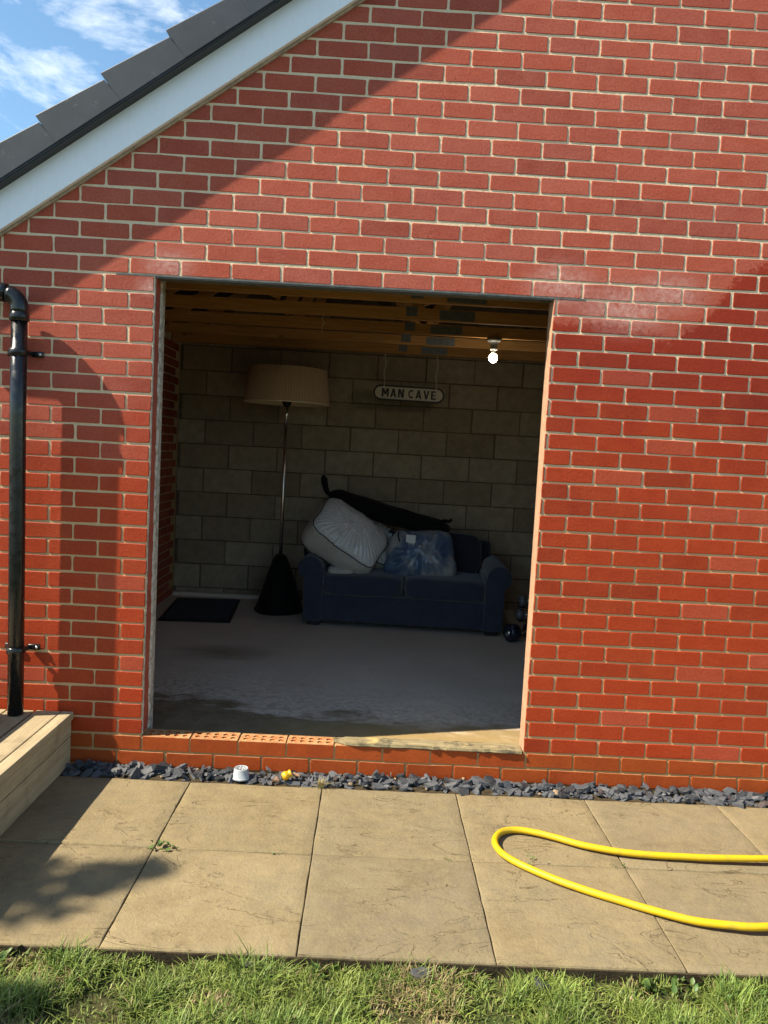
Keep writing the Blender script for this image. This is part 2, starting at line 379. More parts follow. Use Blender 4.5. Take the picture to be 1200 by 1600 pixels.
def plastic_bag(name, stops, film=0.6):
    g = NG(name, 0.6, 0.3)
    v = g.obj
    c = g.ramp(g.noise(3.4, 3, 0.55, v, 0.4), stops)
    g.col(c)
    g.b.inputs['Coat Weight'].default_value = film; g.b.inputs['Coat Roughness'].default_value = 0.16
    cr = g.noise(26.0, 5, 0.62, g.mapv(v, (1.0, 0.45, 1.0), rot=(0, 0, 0.5)), 1.4)
    rid = g.math('ABSOLUTE', g.math('SUBTRACT', cr, 0.5))
    g.bump(g.math('SUBTRACT', g.noise(9.0, 3, 0.5, v), g.math('MULTIPLY', g.math('POWER', rid, 0.6), 1.2)), 0.8, 0.022)
    M[name] = g.m
plastic_bag('bagged_duvet_white', [(0.25, (0.80, 0.79, 0.80)), (0.6, (0.90, 0.89, 0.90)), (0.8, (0.84, 0.82, 0.80))], 1.0)
plastic_bag('bagged_gusset', [(0.3, (0.58, 0.54, 0.47)), (0.7, (0.78, 0.73, 0.65))], 0.35)
plastic_bag('bagged_blue', [(0.30, (0.05, 0.10, 0.22)), (0.46, (0.12, 0.19, 0.32)), (0.56, (0.34, 0.36, 0.39)), (0.70, (0.55, 0.54, 0.53))], 0.9)  # pale stops: greyish contents plus white film highlights painted into the colour

g = NG('printed_tag', 0.5, 0.3)
P = g.sep(g.obj)
s = g.math('MULTIPLY', g.rng(g.math('SINE', g.math('MULTIPLY', P[2], 420.0)), 0.2, 0.4), g.rng(P[2], -0.03, -0.028, 1.0, 0.0))
g.col(g.mix(g.math('MULTIPLY', s, 0.5), (0.72, 0.74, 0.74), (0.3, 0.32, 0.33))); M['tag'] = g.m

g = NG('sign_cream', 0.7, 0.3)
g.col(g.mix(g.rng(g.noise(40.0, 5, 0.7, g.obj), 0.4, 0.75, 0, 0.6), (0.58, 0.54, 0.46), (0.36, 0.32, 0.25))); M['cream'] = g.m
simple('sign_black', (0.010, 0.010, 0.011), 0.5, 0.35)
simple('porcelain', (0.34, 0.33, 0.31), 0.5, 0.4)
g = NG('lit_bulb'); g.b.inputs['Emission Color'].default_value = (1.0, 0.88, 0.68, 1); g.b.inputs['Emission Strength'].default_value = 34.0
g.col((0.9, 0.9, 0.9)); M['bulb'] = g.m
simple('steel_wire', (0.72, 0.66, 0.56), 0.5, 0.4)
simple('dumbbell_grey', (0.10, 0.11, 0.12), 0.25, 0.5)
simple('dumbbell_navy', (0.015, 0.018, 0.035), 0.3, 0.5)

# ------------------------------------------------------------------ mesh helpers
def link(name, me, parent=None, mat=None, label=None, cat=None, group=None, kind=None):
    o = bpy.data.objects.new(name, me); COL.objects.link(o)
    if mat is not None and me is not None and len(me.materials) == 0: me.materials.append(M[mat])
    if parent is not None: o.parent = parent
    return tag(o, label, cat, group, kind)
def tag(o, label=None, cat=None, group=None, kind=None):
    if label: o['label'] = label
    if cat: o['category'] = cat
    if group: o['group'] = group
    if kind: o['kind'] = kind
    return o
def thing(name, label, cat, loc=(0, 0, 0), rz=0.0, group=None, kind=None):
    o = link(name, None, label=label, cat=cat, group=group, kind=kind)
    o.empty_display_size = 0.1; o.location = loc; o.rotation_euler = (0, 0, rz)
    return o

class MB:
    def __init__(s): s.v = []; s.f = []
    def add(s, vs, fs):
        b = len(s.v); s.v += [tuple(x) for x in vs]; s.f += [tuple(i + b for i in f) for f in fs]; return s
    def box(s, x0, x1, y0, y1, z0, z1):
        return s.add([(x0, y0, z0), (x1, y0, z0), (x1, y1, z0), (x0, y1, z0), (x0, y0, z1), (x1, y0, z1), (x1, y1, z1), (x0, y1, z1)],
                     [(0, 3, 2, 1), (4, 5, 6, 7), (0, 1, 5, 4), (1, 2, 6, 5), (2, 3, 7, 6), (3, 0, 4, 7)])
    def prism_y(s, poly, y0, y1):
        """polygon of (x, z), counter-clockwise seen from -y, extruded along y"""
        n = len(poly)
        vs = [(x, y0, z) for x, z in poly] + [(x, y1, z) for x, z in poly]
        fs = [tuple(range(n)), tuple(range(2 * n - 1, n - 1, -1))] + [((i + 1) % n, i, n + i, n + (i + 1) % n) for i in range(n)]
        return s.add(vs, fs)
    def tube(s, pts, rad, seg=12, cap=True):
        pts = [Vector(p) for p in pts]; n = len(pts)
        rads = rad if isinstance(rad, (list, tuple)) else [rad] * n
        prev = None; b = len(s.v)
        for i, p in enumerate(pts):
            t = (pts[min(i + 1, n - 1)] - pts[max(i - 1, 0)]).normalized()
            if prev is None:
                a = Vector((0, 0, 1)) if abs(t.z) < 0.9 else Vector((1, 0, 0))
                u = t.cross(a).normalized()
            else:
                u = (prev - t * prev.dot(t)).normalized()
            prev = u; ww = t.cross(u)
            for k in range(seg):
                an = 2 * math.pi * k / seg
                s.v.append(tuple(p + (u * math.cos(an) + ww * math.sin(an)) * rads[i]))
        for i in range(n - 1):
            for k in range(seg):
                k2 = (k + 1) % seg
                s.f.append((b + i * seg + k, b + i * seg + k2, b + (i + 1) * seg + k2, b + (i + 1) * seg + k))
        if cap:
            s.f.append(tuple(b + k for k in range(seg - 1, -1, -1))); s.f.append(tuple(b + (n - 1) * seg + k for k in range(seg)))
        return s
    def lathe(s, prof, seg=32, c=(0, 0, 0), rfun=None):
        b = len(s.v); n = len(prof)
        for r, z in prof:
            for k in range(seg):
                an = 2 * math.pi * k / seg
                rr = r * (rfun(an, z) if rfun else 1.0)
                s.v.append((c[0] + rr * math.cos(an), c[1] + rr * math.sin(an), c[2] + z))
        for i in range(n - 1):
            for k in range(seg):
                k2 = (k + 1) % seg
                s.f.append((b + i * seg + k, b + i * seg + k2, b + (i + 1) * seg + k2, b + (i + 1) * seg + k))
        return s
    def mesh(s, name, smooth=False, mat=None):
        me = bpy.data.meshes.new(name); me.from_pydata(s.v, [], s.f); me.update()
        if smooth:
            for p in me.polygons: p.use_smooth = True
        if mat: me.materials.append(M[mat])
        return me
    def put(s, name, mat, parent=None, smooth=False, **k):
        return link(name, s.mesh(name, smooth, mat), parent, **k)

def bevel_mesh(me, w, seg=2, smooth=True, angle=0.6):
    bm = bmesh.new(); bm.from_mesh(me)
    bmesh.ops.remove_doubles(bm, verts=bm.verts, dist=1e-5)
    ed = [e for e in bm.edges if len(e.link_faces) == 2 and e.calc_face_angle(0) > angle]
    bmesh.ops.bevel(bm, geom=ed, offset=w, segments=seg, profile=0.5, affect='EDGES')
    bmesh.ops.recalc_face_normals(bm, faces=bm.faces)
    bm.to_mesh(me); bm.free()
    for p in me.polygons: p.use_smooth = smooth
    return me
def rbox(name, mat, x0, x1, y0, y1, z0, z1, w=0.01, seg=2, parent=None, smooth=True, **k):
    me = MB().box(x0, x1, y0, y1, z0, z1).mesh(name, False, mat); bevel_mesh(me, w, seg, smooth)
    return link(name, me, parent, **k)

# ------------------------------------------------------------------ ground and lawn base
gm = MB()
S = 300.0
XS = [-S, -20, -6, -2, 0, 1, 2, 3, 6, 20, S]
YS = [-S, -20, -8, -4, -2.4, -1.32, 0.05, 6, 20, S]
for yy in YS:
    for xx in XS: gm.v.append((xx, yy, -0.045))
nx = len(XS)
for j in range(len(YS) - 1):
    for i in range(nx - 1): gm.f.append((j * nx + i, j * nx + i + 1, (j + 1) * nx + i + 1, (j + 1) * nx + i))
gm.put('ground', 'soil', kind='structure')

# ------------------------------------------------------------------ the garage
G = thing('brick_garage', 'red brick garage with grey roof verge and a large doorless opening', 'garage', (0, 0, 0))
OX0, OX1, OZ0, OZ1 = 0.1125, 1.900, 0.150, 2.250        # the opening
WX0, WX1 = -0.80, 6.70
SL = 0.70                                                 # roof slope
RIDGE_X = 2.95
def fascia_z(x): return 2.785 + SL * (x if x < RIDGE_X else 2 * RIDGE_X - x)
MY = 0.0025                                               # mortar set back from the brick face

mm = MB()
ML = 0.0036
mm.box(WX0, WX1, ML, 0.1, -0.10, OZ0 - 0.075)
mm.box(WX0, OX0, ML, 0.1, OZ0 - 0.075, 1.95); mm.box(WX0, OX0, 0.0028, 0.1, 1.95, OZ1)
mm.box(OX1, WX1, ML, 0.1, OZ0 - 0.075, 1.95); mm.box(OX1, WX1, 0.0028, 0.1, 1.95, OZ1)
mm.prism_y([(WX0, OZ1), (WX1, OZ1), (WX1, fascia_z(WX1) + 0.1), (RIDGE_X, fascia_z(RIDGE_X) + 0.1), (WX0, fascia_z(WX0) + 0.1)], MY, 0.1)
wall = mm.put('gable_wall', 'mortar', G)

def brick_mesh(name, wd, ht, dp, r, mat, out=None, at=(0, 0, 0)):
    """front face in the xz plane at y=0, outline slightly uneven, arris rounded"""
    c = 0.0045; a, b = wd / 2, ht / 2
    o = [(-a + c, -b), (0, -b), (a - c, -b), (a, -b + c), (a, 0), (a, b - c), (a - c, b), (0, b), (-a + c, b), (-a, b - c), (-a, 0), (-a, -b + c)]
    if wd < 0.05: o = [(-a, -b), (0, -b), (a, -b), (a, -b), (a, 0), (a, b), (a, b), (0, b), (-a, b), (-a, b), (-a, 0), (-a, -b)]
    j = 0.0015
    o = [(x + r.uniform(-j, j), z + r.uniform(-j, j)) for x, z in o]
    ins = 0.0022
    def sc(x, z, i): return x * (1 - i / max(a, 0.004)), z * (1 - i / b)
    n = len(o)
    vs = [(*sc(x, z, ins),) for x, z in o]
    vs = [(x, r.uniform(-0.0002, 0.0002), z) for x, z in vs] + [(x, 0.0014 + r.uniform(0, 0.0006), z) for x, z in o] + [(x, dp, z) for x, z in o]
    fs = [tuple(range(n))]
    for k in (0, n):
        for i in range(n): fs.append((k + (i + 1) % n, k + i, k + n + i, k + n + (i + 1) % n))
    if out is not None:
        out.add([(x + at[0], y + at[1], z + at[2]) for x, y, z in vs], fs); return None
    m = MB().add(vs, fs)
    return m.mesh(name, False, mat)

br = random.Random(11)
def wander(x, z): return 0.0030 * mnoise.noise((x * 0.8, z * 13.3, 5.0)) + 0.0012 * mnoise.noise((x * 5.0, z * 13.3, 9.0))
FULL = [brick_mesh('brick', 0.215, 0.065, 0.04, br, 'brick') for _ in range(14)]
cand = []
for r in range(2, 66):
    z = 0.075 * r + 0.0375
    for k in range(-5, 31):
        x0 = (k + (0.5 if r % 2 else 0.0)) * 0.225 + 0.005; x1 = x0 + 0.215
        segs = [(x0, x1)]
        if r < 30:
            if x1 <= OX0 or x0 >= OX1: pass
            else:
                segs = []
                if x0 < OX0 - 0.002: segs.append((x0, OX0 - 0.001))
                if x1 > OX1 + 0.002: segs.append((OX1 + 0.001, x1))
        for a, b in segs:
            a = max(a, WX0); b = min(b, WX1)
            if b - a < 0.006: continue
            if z - 0.03 > fascia_z(b if b < RIDGE_X else a) + 0.02: continue
            p0 = pix((a, 0, z - 0.033)); p1 = pix((b, 0, z + 0.033))
            wpx = min(p1[0], 1200) - max(p0[0], 0); hpx = min(p0[1], 1600) - max(p1[1], 0)
            # what the board hides
            vis = min(1.0, max(0.0, (fascia_z((a + b) / 2) - z + 0.04) / 0.08))
            area = max(0, wpx) * max(0, hpx) * vis
            cand.append((area, a, b, z))
cand.sort(key=lambda q: -q[0])
rest = MB()
for i, (area, a, b, z) in enumerate(cand):
    cx = (a + b) / 2; dy = br.uniform(-0.0005, 0.0005)
    if i < 300:
        wd = b - a
        me = FULL[br.randrange(len(FULL))] if abs(wd - 0.215) < 1e-4 else brick_mesh('cut_brick', wd, 0.065, 0.04, br, 'brick')
        o = link('brick', me, wall)
        o.location = (cx + br.uniform(-0.0012, 0.0012) * (wd > 0.1), dy, z + wander(cx, z))
        o.rotation_euler = (br.uniform(-0.002, 0.002), br.uniform(-0.007, 0.007), br.uniform(-0.002, 0.002))
    else:
        brick_mesh('', b - a, 0.065, 0.04, br, 'brick', rest, (cx + br.uniform(-0.001, 0.001), dy, z + wander(cx, z)))
rest.put('brickwork', 'brick', wall, kind='stuff')

# plinth: two courses of orange brick; under the opening the upper one is an open sill
pm = MB()
pm.box(OX0, OX1, MY, 0.098, 0.0755, 0.138)
plinth = pm.put('plinth', 'mortar', G)
def perforated_brick(rr):
    bm = bmesh.new(); a, b, zt = 0.1075, 0.0325, 0.0325
    out = [bm.verts.new((x, y, zt)) for x, y in ((-a, 0.0015), (a, 0.0015), (a, 0.1), (-a, 0.1))]
    edges = [bm.edges.new((out[i], out[(i + 1) % 4])) for i in range(4)]
    rings = []
    for iy, hy in enumerate((0.030, 0.066)):
        for ix in range(5):
            hx = -0.082 + ix * 0.041 + rr.uniform(-0.001, 0.001); R = 0.0125
            ring = [bm.verts.new((hx + R * math.cos(t * math.pi / 4 + .39), hy + R * math.sin(t * math.pi / 4 + .39), zt)) for t in range(8)]
            edges += [bm.edges.new((ring[i], ring[(i + 1) % 8])) for i in range(8)]
            rings.append(ring)
    bmesh.ops.triangle_fill(bm, edges=edges, use_beauty=True)
    for ring in rings:
        for f in [f for f in bm.faces if all(v in ring for v in f.verts)]: bm.faces.remove(f)
        low = [bm.verts.new((v.co.x, v.co.y, zt - 0.04)) for v in ring]
        for i in range(8): bm.faces.new((ring[i], ring[(i + 1) % 8], low[(i + 1) % 8], low[i]))
        bm.faces.new(low)
    fr = [bm.verts.new((x, y, -b)) for x, y in ((-a, 0.0), (a, 0.0), (a, 0.1), (-a, 0.1))]
    lip = [bm.verts.new((x, 0.0, zt - 0.0015)) for x in (-a, a)]
    bm.faces.new((fr[0], fr[1], lip[1], lip[0])); bm.faces.new((lip[0], lip[1], out[1], out[0]))
    bm.faces.new((fr[1], fr[2], out[2], out[1], lip[1])); bm.faces.new((fr[3], fr[0], lip[0], out[0], out[3])); bm.faces.new((fr[2], fr[3], out[3], out[2]))
    bmesh.ops.recalc_face_normals(bm, faces=bm.faces)
    me = bpy.data.meshes.new('brick'); bm.to_mesh(me); bm.free(); me.materials.append(M['plinth']); return me
PERF = [perforated_brick(br) for _ in range(3)]
PF = [brick_mesh('brick', 0.215, 0.065, 0.098, br, 'plinth') for _ in range(8)]
for r in (0, 1):
    for k in range(-4, 30):
        x0 = (k + (0.5 if r % 2 else 0.0)) * 0.225 + 0.005; cx = x0 + 0.1075
        if cx > 6.58: continue
        perf = r == 1 and OX0 - 0.01 < x0 and x0 + 0.2 < 1.90
        o = link('brick', PERF[k % 3] if perf else PF[br.randrange(8)], plinth)
        o.location = (cx + br.uniform(-0.001, 0.001), -0.0006 + br.uniform(-0.0006, 0.0004), 0.075 * r + 0.0375 + (br.uniform(-0.003, 0.0) if perf else 0))
        o.rotation_euler = (0, br.uniform(-0.003, 0.003), 0)

# lintel, jamb and reveal
lm = MB(); lm.box(-0.06, 2.04, -0.0008, 0.100, 2.2463, 2.2537); lm.box(OX0 + 0.001, OX1 - 0.001, 0.090, 0.1015, 2.2537, 2.33); lm.box(OX0 + 0.002, OX1 - 0.002, 0.004, 0.012, 2.2405, 2.2463)
lm.put('lintel', 'lintel_steel', G)
def ragged_strip(name, mat, x, y0, y1, z0, z1, facing, thick, amp, sd, n=46, m=5):
    """a rough coat of mortar on the side of the opening, its edges broken"""
    b = MB(); rr = random.Random(sd)
    for i in range(n + 1):
        z = z0 + (z1 - z0) * i / n
        e0 = y0 + rr.uniform(0, amp); e1 = y1 - rr.uniform(0, amp * 0.6)
        for j in range(m + 1):
            t = j / m; bul = thick * (0.35 + 0.65 * math.sin(math.pi * min(1, max(0, t)))) + rr.uniform(-1, 1) * thick * 0.25
            if j in (0, m): bul = 0.0005
            b.v.append((x + facing * bul, e0 + (e1 - e0) * t, z))
    for i in range(n):
        for j in range(m):
            q = i * (m + 1) + j
            b.f.append((q, q + 1, q + m + 2, q + m + 1) if facing < 0 else (q, q + m + 1, q + m + 2, q + 1))
    return b.put(name, mat, G)
# brick core seen edge-on at the left side of the opening
lb = MB(); lb.box(OX0 - 0.11, OX0 + 0.0012, 0.016, 0.0985, 0.155, 2.245)
lb.put('reveal_brick', 'inbrick', G)
ragged_strip('reveal_mortar', 'jamb', OX0 - 0.0005, 0.0, 0.022, 0.152, 2.244, 1, 0.0035, 0.007, 3, 90, 3)
ragged_strip('reveal_mortar', 'jamb', OX0 - 0.0005, 0.082, 0.125, 0.152, 2.244, 1, 0.0085, 0.016, 4, 80, 5)
ragged_strip('reveal_mortar', 'reveal', OX1 + 0.0005, 0.002, 0.108, 0.152, 2.244, -1, 0.005, 0.004, 5, 60, 6)
# inner pier leaf on both sides
pl = MB(); pl.box(OX0 - 0.32, OX0 - 0.006, 0.1005, 0.205, 0.06, 2.30); pl.put('inner_leaf', 'jamb', G)
pl = MB(); pl.box(OX1 + 0.020, OX1 + 0.35, 0.1005, 0.16, 0.06, 2.30); pl.put('inner_leaf', 'jamb', G)

# side walls (bare brick inside)
def side_wall(x, facing, ymax, individual_from):
    b = MB()
    xo = x - facing * 0.1
    b.box(min(x - facing * MY, xo), max(x - facing * MY, xo), 0.1005, 3.84, -0.1, 2.482)
    wl = b.put('side_wall', 'mortar', G)
    rr = random.Random(5); rest = MB()
    rotz = math.pi / 2 if facing > 0 else -math.pi / 2
    meshes = [brick_mesh('brick', 0.215, 0.065, 0.03, rr, 'inbrick') for _ in range(6)]
    for r in range(1, 32):
        z = 0.075 * r + 0.0375
        k = 0
        y0 = 0.22 + (0.1125 if r % 2 else 0)
        while y0 + 0.215 < 3.74:
            cy = y0 + 0.1075
            if cy > individual_from:
                o = link('brick', meshes[rr.randrange(6)], wl)
                o.location = (x + rr.uniform(-0.0006, 0.0006), cy, z); o.rotation_euler = (0, 0, rotz)
            else:
                t = MB(); brick_mesh('', 0.215, 0.065, 0.03, rr, 'inbrick', t)
                R = Matrix.Rotation(rotz, 3, 'Z')
                rest.add([tuple(R @ Vector(v) + Vector((x, cy, z))) for v in t.v], t.f)
            y0 += 0.225
    rest.put('brickwork', 'inbrick', wl, kind='stuff')
side_wall(-0.70, 1, 3.74, 2.75)
# right side wall, out of sight from the garden
b = MB(); b.box(6.6, 6.7, 0.1005, 3.84, -0.1, 2.482); b.put('side_wall', 'mortar', G)

# back wall of concrete blocks
BY = 3.74
b = MB(); b.prism_y([(-0.70, -0.1), (6.6, -0.1), (6.6, 2.5), (RIDGE_X, 4.85), (-0.70, 2.5)], BY + 0.006, BY + 0.1)
bw = b.put('back_wall', 'block_mortar', G)
rr = random.Random(21)
def block_mesh(wd):
    me = MB().box(-wd / 2, wd / 2, 0, 0.08, -0.1075, 0.1075).mesh('block', False, 'block')
    bm = bmesh.new(); bm.from_mesh(me)
    bmesh.ops.bevel(bm, geom=[e for e in bm.edges if all(abs(v.co.y) < 1e-6 for v in e.verts)], offset=0.004, segments=1, affect='EDGES')
    for v in bm.verts:
        if v.co.y < 0.02: v.co += Vector((rr.uniform(-1, 1), rr.uniform(-0.6, 0.6), rr.uniform(-1, 1))) * 0.0014
    bm.to_mesh(me); bm.free(); return me
BL = {w_: [block_mesh(w_) for _ in range(4)] for w_ in (0.44,)}
for r in range(0, 13):
    z0 = 0.155 + 0.225 * (r - 1)
    for k in range(-2, 16):
        xa = -0.45 + 0.45 * k + (0.005 if r % 2 else 0.225 + 0.005); xb = xa + 0.44
        xa = max(xa, -0.695); xb = min(xb, 6.59)
        if xb - xa < 0.03: continue
        me = BL[0.44][rr.randrange(4)] if abs(xb - xa - 0.44) < 1e-3 else block_mesh(xb - xa)
        if z0 > 2.42 and k not in range(0, 13): continue
        o = link('block', me, bw); o.location = ((xa + xb) / 2 + rr.uniform(-.002, .002), BY + rr.uniform(-0.0025, 0.002), z0 + 0.1125 + rr.uniform(-.002, .002))
        o.rotation_euler = (rr.uniform(-.003, .003), rr.uniform(-.003, .003), rr.uniform(-.003, .003))

# garage floor
f = MB()
nxs, nys = 26, 20
for j in range(nys + 1):
    for i in range(nxs + 1):
        x = -0.70 + 7.3 * i / nxs; y = 0.1005 + 3.645 * j / nys
        f.v.append((x, y, 0.085 + 0.003 * mnoise.noise((x * 1.3, y * 1.3, 0.3))))
for j in range(nys):
    for i in range(nxs):
        q = j * (nxs + 1) + i; f.f.append((q, q + 1, q + nxs + 2, q + nxs + 1))
f.put('garage_floor', 'floor', smooth=True, kind='structure')
# thin mortar upstand along the foot of the back wall
b = MB(); b.box(-0.69, 0.32, 3.655, 3.742, 0.06, 0.118); kerb = b.mesh('wall_footing', False, 'floor'); bevel_mesh(kerb, 0.01, 1, False); link('wall_footing', kerb, G)

# roof
TH = math.atan(SL); ct, st = math.cos(TH), math.sin(TH)
def on_slope(s, n):                     # s along the left slope from x=0, n perpendicular; origin on the cap's lower line
    return (s * ct - n * st, 2.958 + s * st + n * ct)
s_eave = (WX0 - 0.25) / ct; s_ridge = RIDGE_X / ct + 0.0
rf = MB()
lo = on_slope(s_eave, 0.06); hi = on_slope(s_ridge, 0.06); lo2 = on_slope(s_eave, 0.12); hi2 = on_slope(s_ridge, 0.12)
rf.prism_y([lo, (RIDGE_X, hi[1]), (RIDGE_X, hi2[1] + 0.02), lo2], 0.022, 4.1)
mir = lambda q: (2 * RIDGE_X - q[0], q[1])
rf.prism_y([(RIDGE_X + 0.001, hi[1]), mir(lo), mir(lo2), (RIDGE_X + 0.001, hi2[1] + 0.02)], 0.022, 4.1)
roof = rf.put('roof', 'roof_tile', G)
fm = MB(); fl = on_slope(s_eave + 0.1, 0.045); fh = on_slope(s_ridge, 0.045)
fm.add([(fl[0], 0.104, fl[1]), (RIDGE_X, 0.104, fh[1]), (RIDGE_X, 3.83, fh[1]), (fl[0], 3.83, fl[1])], [(0, 1, 2, 3)])
fm.add([(2 * RIDGE_X - fl[0], 0.104, fl[1]), (RIDGE_X, 0.104, fh[1]), (RIDGE_X, 3.83, fh[1]), (2 * RIDGE_X - fl[0], 3.83, fl[1])], [(3, 2, 1, 0)])
fm.put('roof_felt', 'roof_felt', G)
em = MB()
em.box(-1.03, -0.99, 0.02, 4.1, 2.02, 2.26); em.box(-0.995, -0.8, 0.02, 4.1, 2.05, 2.065)
em.box(6.89, 6.93, 0.02, 4.1, 2.02, 2.26); em.box(6.7, 6.895, 0.02, 4.1, 2.05, 2.065)
em.put('eaves_board', 'white_board', G)
# bargeboard
def slope_prism(name, mat, s0, s1, n0, n1, y0, y1, bev=0.003):
    for side in (0, 1):
        poly = [on_slope(s0, n0), on_slope(s1, n0), on_slope(s1, n1), on_slope(s0, n1)]
        if side: poly = [mir(q) for q in reversed(poly)]
        me = MB().prism_y(poly, y0, y1).mesh(name, False, mat)
        if bev: bevel_mesh(me, bev, 2, False)
        link(name, me, G)
PERP = (2.958 - 2.785) * ct
slope_prism('bargeboard', 'white_board', s_eave, s_ridge - 0.03, -PERP + 0.006, 0.02, -0.034, -0.010)
slope_prism('bargeboard_backing', 'board_edge', s_eave + 0.05, s_ridge - 0.05, -PERP - 0.006, 0.0, -0.0095, 0.0, 0)
slope_prism('verge_strip', 'black_plastic', s_eave, s_ridge - 0.03, 0.002, 0.013, -0.088, 0.02, 0.003)  # near-black strip along the lower edge of the verge caps
vr = random.Random(3)
def verge_cap(side, s0, i):
    ln = 0.338; y0 = -0.0925 - 0.0015 * (i % 2) + vr.uniform(-.001, .001)
    n_lo, n_hi = 0.010, 0.010
    # the lower end of each cap stands higher than the upper end of the one before it
    prof = [(s0 - 0.004, n_lo), (s0 + ln - 0.002, n_hi), (s0 + ln - 0.020, 0.122), (s0 - 0.012, 0.152)]
    poly = [on_slope(a, b_) for a, b_ in prof]
    if side: poly = [mir(q) for q in reversed(poly)]
    me = MB().prism_y(poly, y0, 0.04).mesh('verge_cap', False, 'verge'); bevel_mesh(me, 0.004, 2, False)
    link('verge_cap', me, G)
for side in (0, 1):
    for i in range(-3, 12):
        s0 = (-0.292 + 0.2715 * i) / ct
        if s0 + 0.33 > s_ridge: continue
        verge_cap(side, s0, i + 3)

# trusses
def truss(y, idx):
    rr = random.Random(40 + idx)
    b = MB(); zb = 2.390
    b.box(-0.69, 6.59, y, y + 0.036, zb, zb + 0.076)
    t = b.put('roof_truss', 'timber', G)
    def web(x0, z0, x1, z1, wd=0.075):
        d = Vector((x1 - x0, 0, z1 - z0)).normalized(); n = Vector((-d.z, 0, d.x)) * wd / 2
        p = [(x0 - n.x, z0 - n.z), (x0 + n.x, z0 + n.z), (x1 + n.x, z1 + n.z), (x1 - n.x, z1 - n.z)]
        MB().prism_y([p[1], p[0], p[3], p[2]], y + 0.0005, y + 0.0355).put('web', 'timber', t)
    top = lambda x: on_slope((x if x < RIDGE_X else 2 * RIDGE_X - x) / ct, 0.0)[1] - 0.07
    zc = zb + 0.0765
    web(0.42, zc + 0.02, 0.95, top(0.95) - 0.05); web(1.44, zc + 0.03, 0.99, top(0.99) - 0.06)
    web(1.50, zc + 0.03, 2.88, top(2.88) - 0.12)
    web(4.50, zc + 0.03, 4.9, top(4.9) - 0.05); web(4.42, zc + 0.03, 3.02, top(3.02) - 0.12)
    for side in (0, 1):
        poly = [(-0.60, top(-0.60) - 0.03), (RIDGE_X - 0.002, top(RIDGE_X) - 0.03), (RIDGE_X - 0.002, top(RIDGE_X) + 0.06), (-0.60, top(-0.60) + 0.06)]
        if side: poly = [mir(q) for q in reversed(poly)]
        MB().prism_y(poly, y, y + 0.036).put('rafter', 'timber', t)
    for (xa, xb, za, zc2) in ((1.505, 1.735, 0.008, 0.070), (1.30, 1.375, 0.020, 0.085), (4.3, 4.5, 0.030, 0.074)):
        j = rr.uniform(-.012, .012)
        MB().box(xa + j, xb + j, y - 0.0022, y - 0.0002, zb + za, zb + zc2).put('nail_plate', 'nail_plate', t)
for i in range(6): truss(0.41 + 0.60 * i, i)

# ------------------------------------------------------------------ downpipe
D = thing('downpipe', 'glossy black plastic rainwater downpipe fixed to the brick wall', 'downpipe', (0, 0, 0))
PX, PY, PR = -0.447, -0.078, 0.034
MB().tube([(PX + 0.010, PY, 0.252), (PX + 0.006, PY, 0.9), (PX, PY, 1.6), (PX, PY, 2.03)], PR, 28).put('pipe', 'pipe', D, True)
el_ = []
for i in range(9):
    a = math.radians(78) * i / 8; R = 0.062
    el_.append((PX - R + R * math.cos(a), PY, 2.06 + R * math.sin(a)))
dx = (-math.sin(math.radians(78)), math.cos(math.radians(78)))
MB().tube([(PX, PY, 2.02)] + el_, 0.0375, 28).put('elbow', 'pipe', D, True)
e = el_[-1]
MB().tube([(e[0] + 0.01 , PY, e[2] - 0.002), (e[0] + dx[0] * 0.5, PY - 0.02, e[2] + dx[1] * 0.5)], PR, 28).put('offset_pipe', 'pipe', D, True)
for z0, z1, r_ in ((2.005, 2.045, 0.041),):
    MB().tube([(PX, PY, z0), (PX, PY, z0 + 0.004), (PX, PY, z1 - 0.004), (PX, PY, z1)], [0.035, r_, r_, 0.035], 28).put('socket', 'pipe', D, True)
MB().tube([(e[0] + dx[0] * a, PY, e[2] + dx[1] * a) for a in (0.006, 0.01, 0.036, 0.040)], [0.035, 0.0405, 0.0405, 0.035], 28).put('socket', 'pipe', D, True)
for zc in (1.873, 0.546):
    px = PX + (0.008 if zc < 1 else 0)
    b = MB()
    b.tube([(px, PY, zc - 0.016), (px, PY, zc - 0.013), (px, PY, zc + 0.013), (px, PY, zc + 0.016)], [0.0345, 0.040, 0.040, 0.0345], 28)
    br_ = b.put('bracket', 'pipe', D, True)
    me = MB().box(px + 0.026, px + 0.080, -0.016, -0.004, zc - 0.013, zc + 0.013).mesh('lug', False, 'pipe'); bevel_mesh(me, 0.004, 2); link('lug', me, br_)
    me = MB().box(px + 0.022, px + 0.036, PY + 0.01, -0.006, zc - 0.010, zc + 0.010).mesh('arm', False, 'pipe'); bevel_mesh(me, 0.003, 1); link('arm', me, br_)
    me = MB().box(px - 0.080, px - 0.026, -0.016, -0.004, zc - 0.013, zc + 0.013).mesh('lug', False, 'pipe'); bevel_mesh(me, 0.004, 2); link('lug', me, br_)
    s_ = MB().tube([(px + 0.066, -0.0205, zc), (px + 0.066, -0.014, zc)], 0.006, 10).put('screw', 'chrome', br_, True)

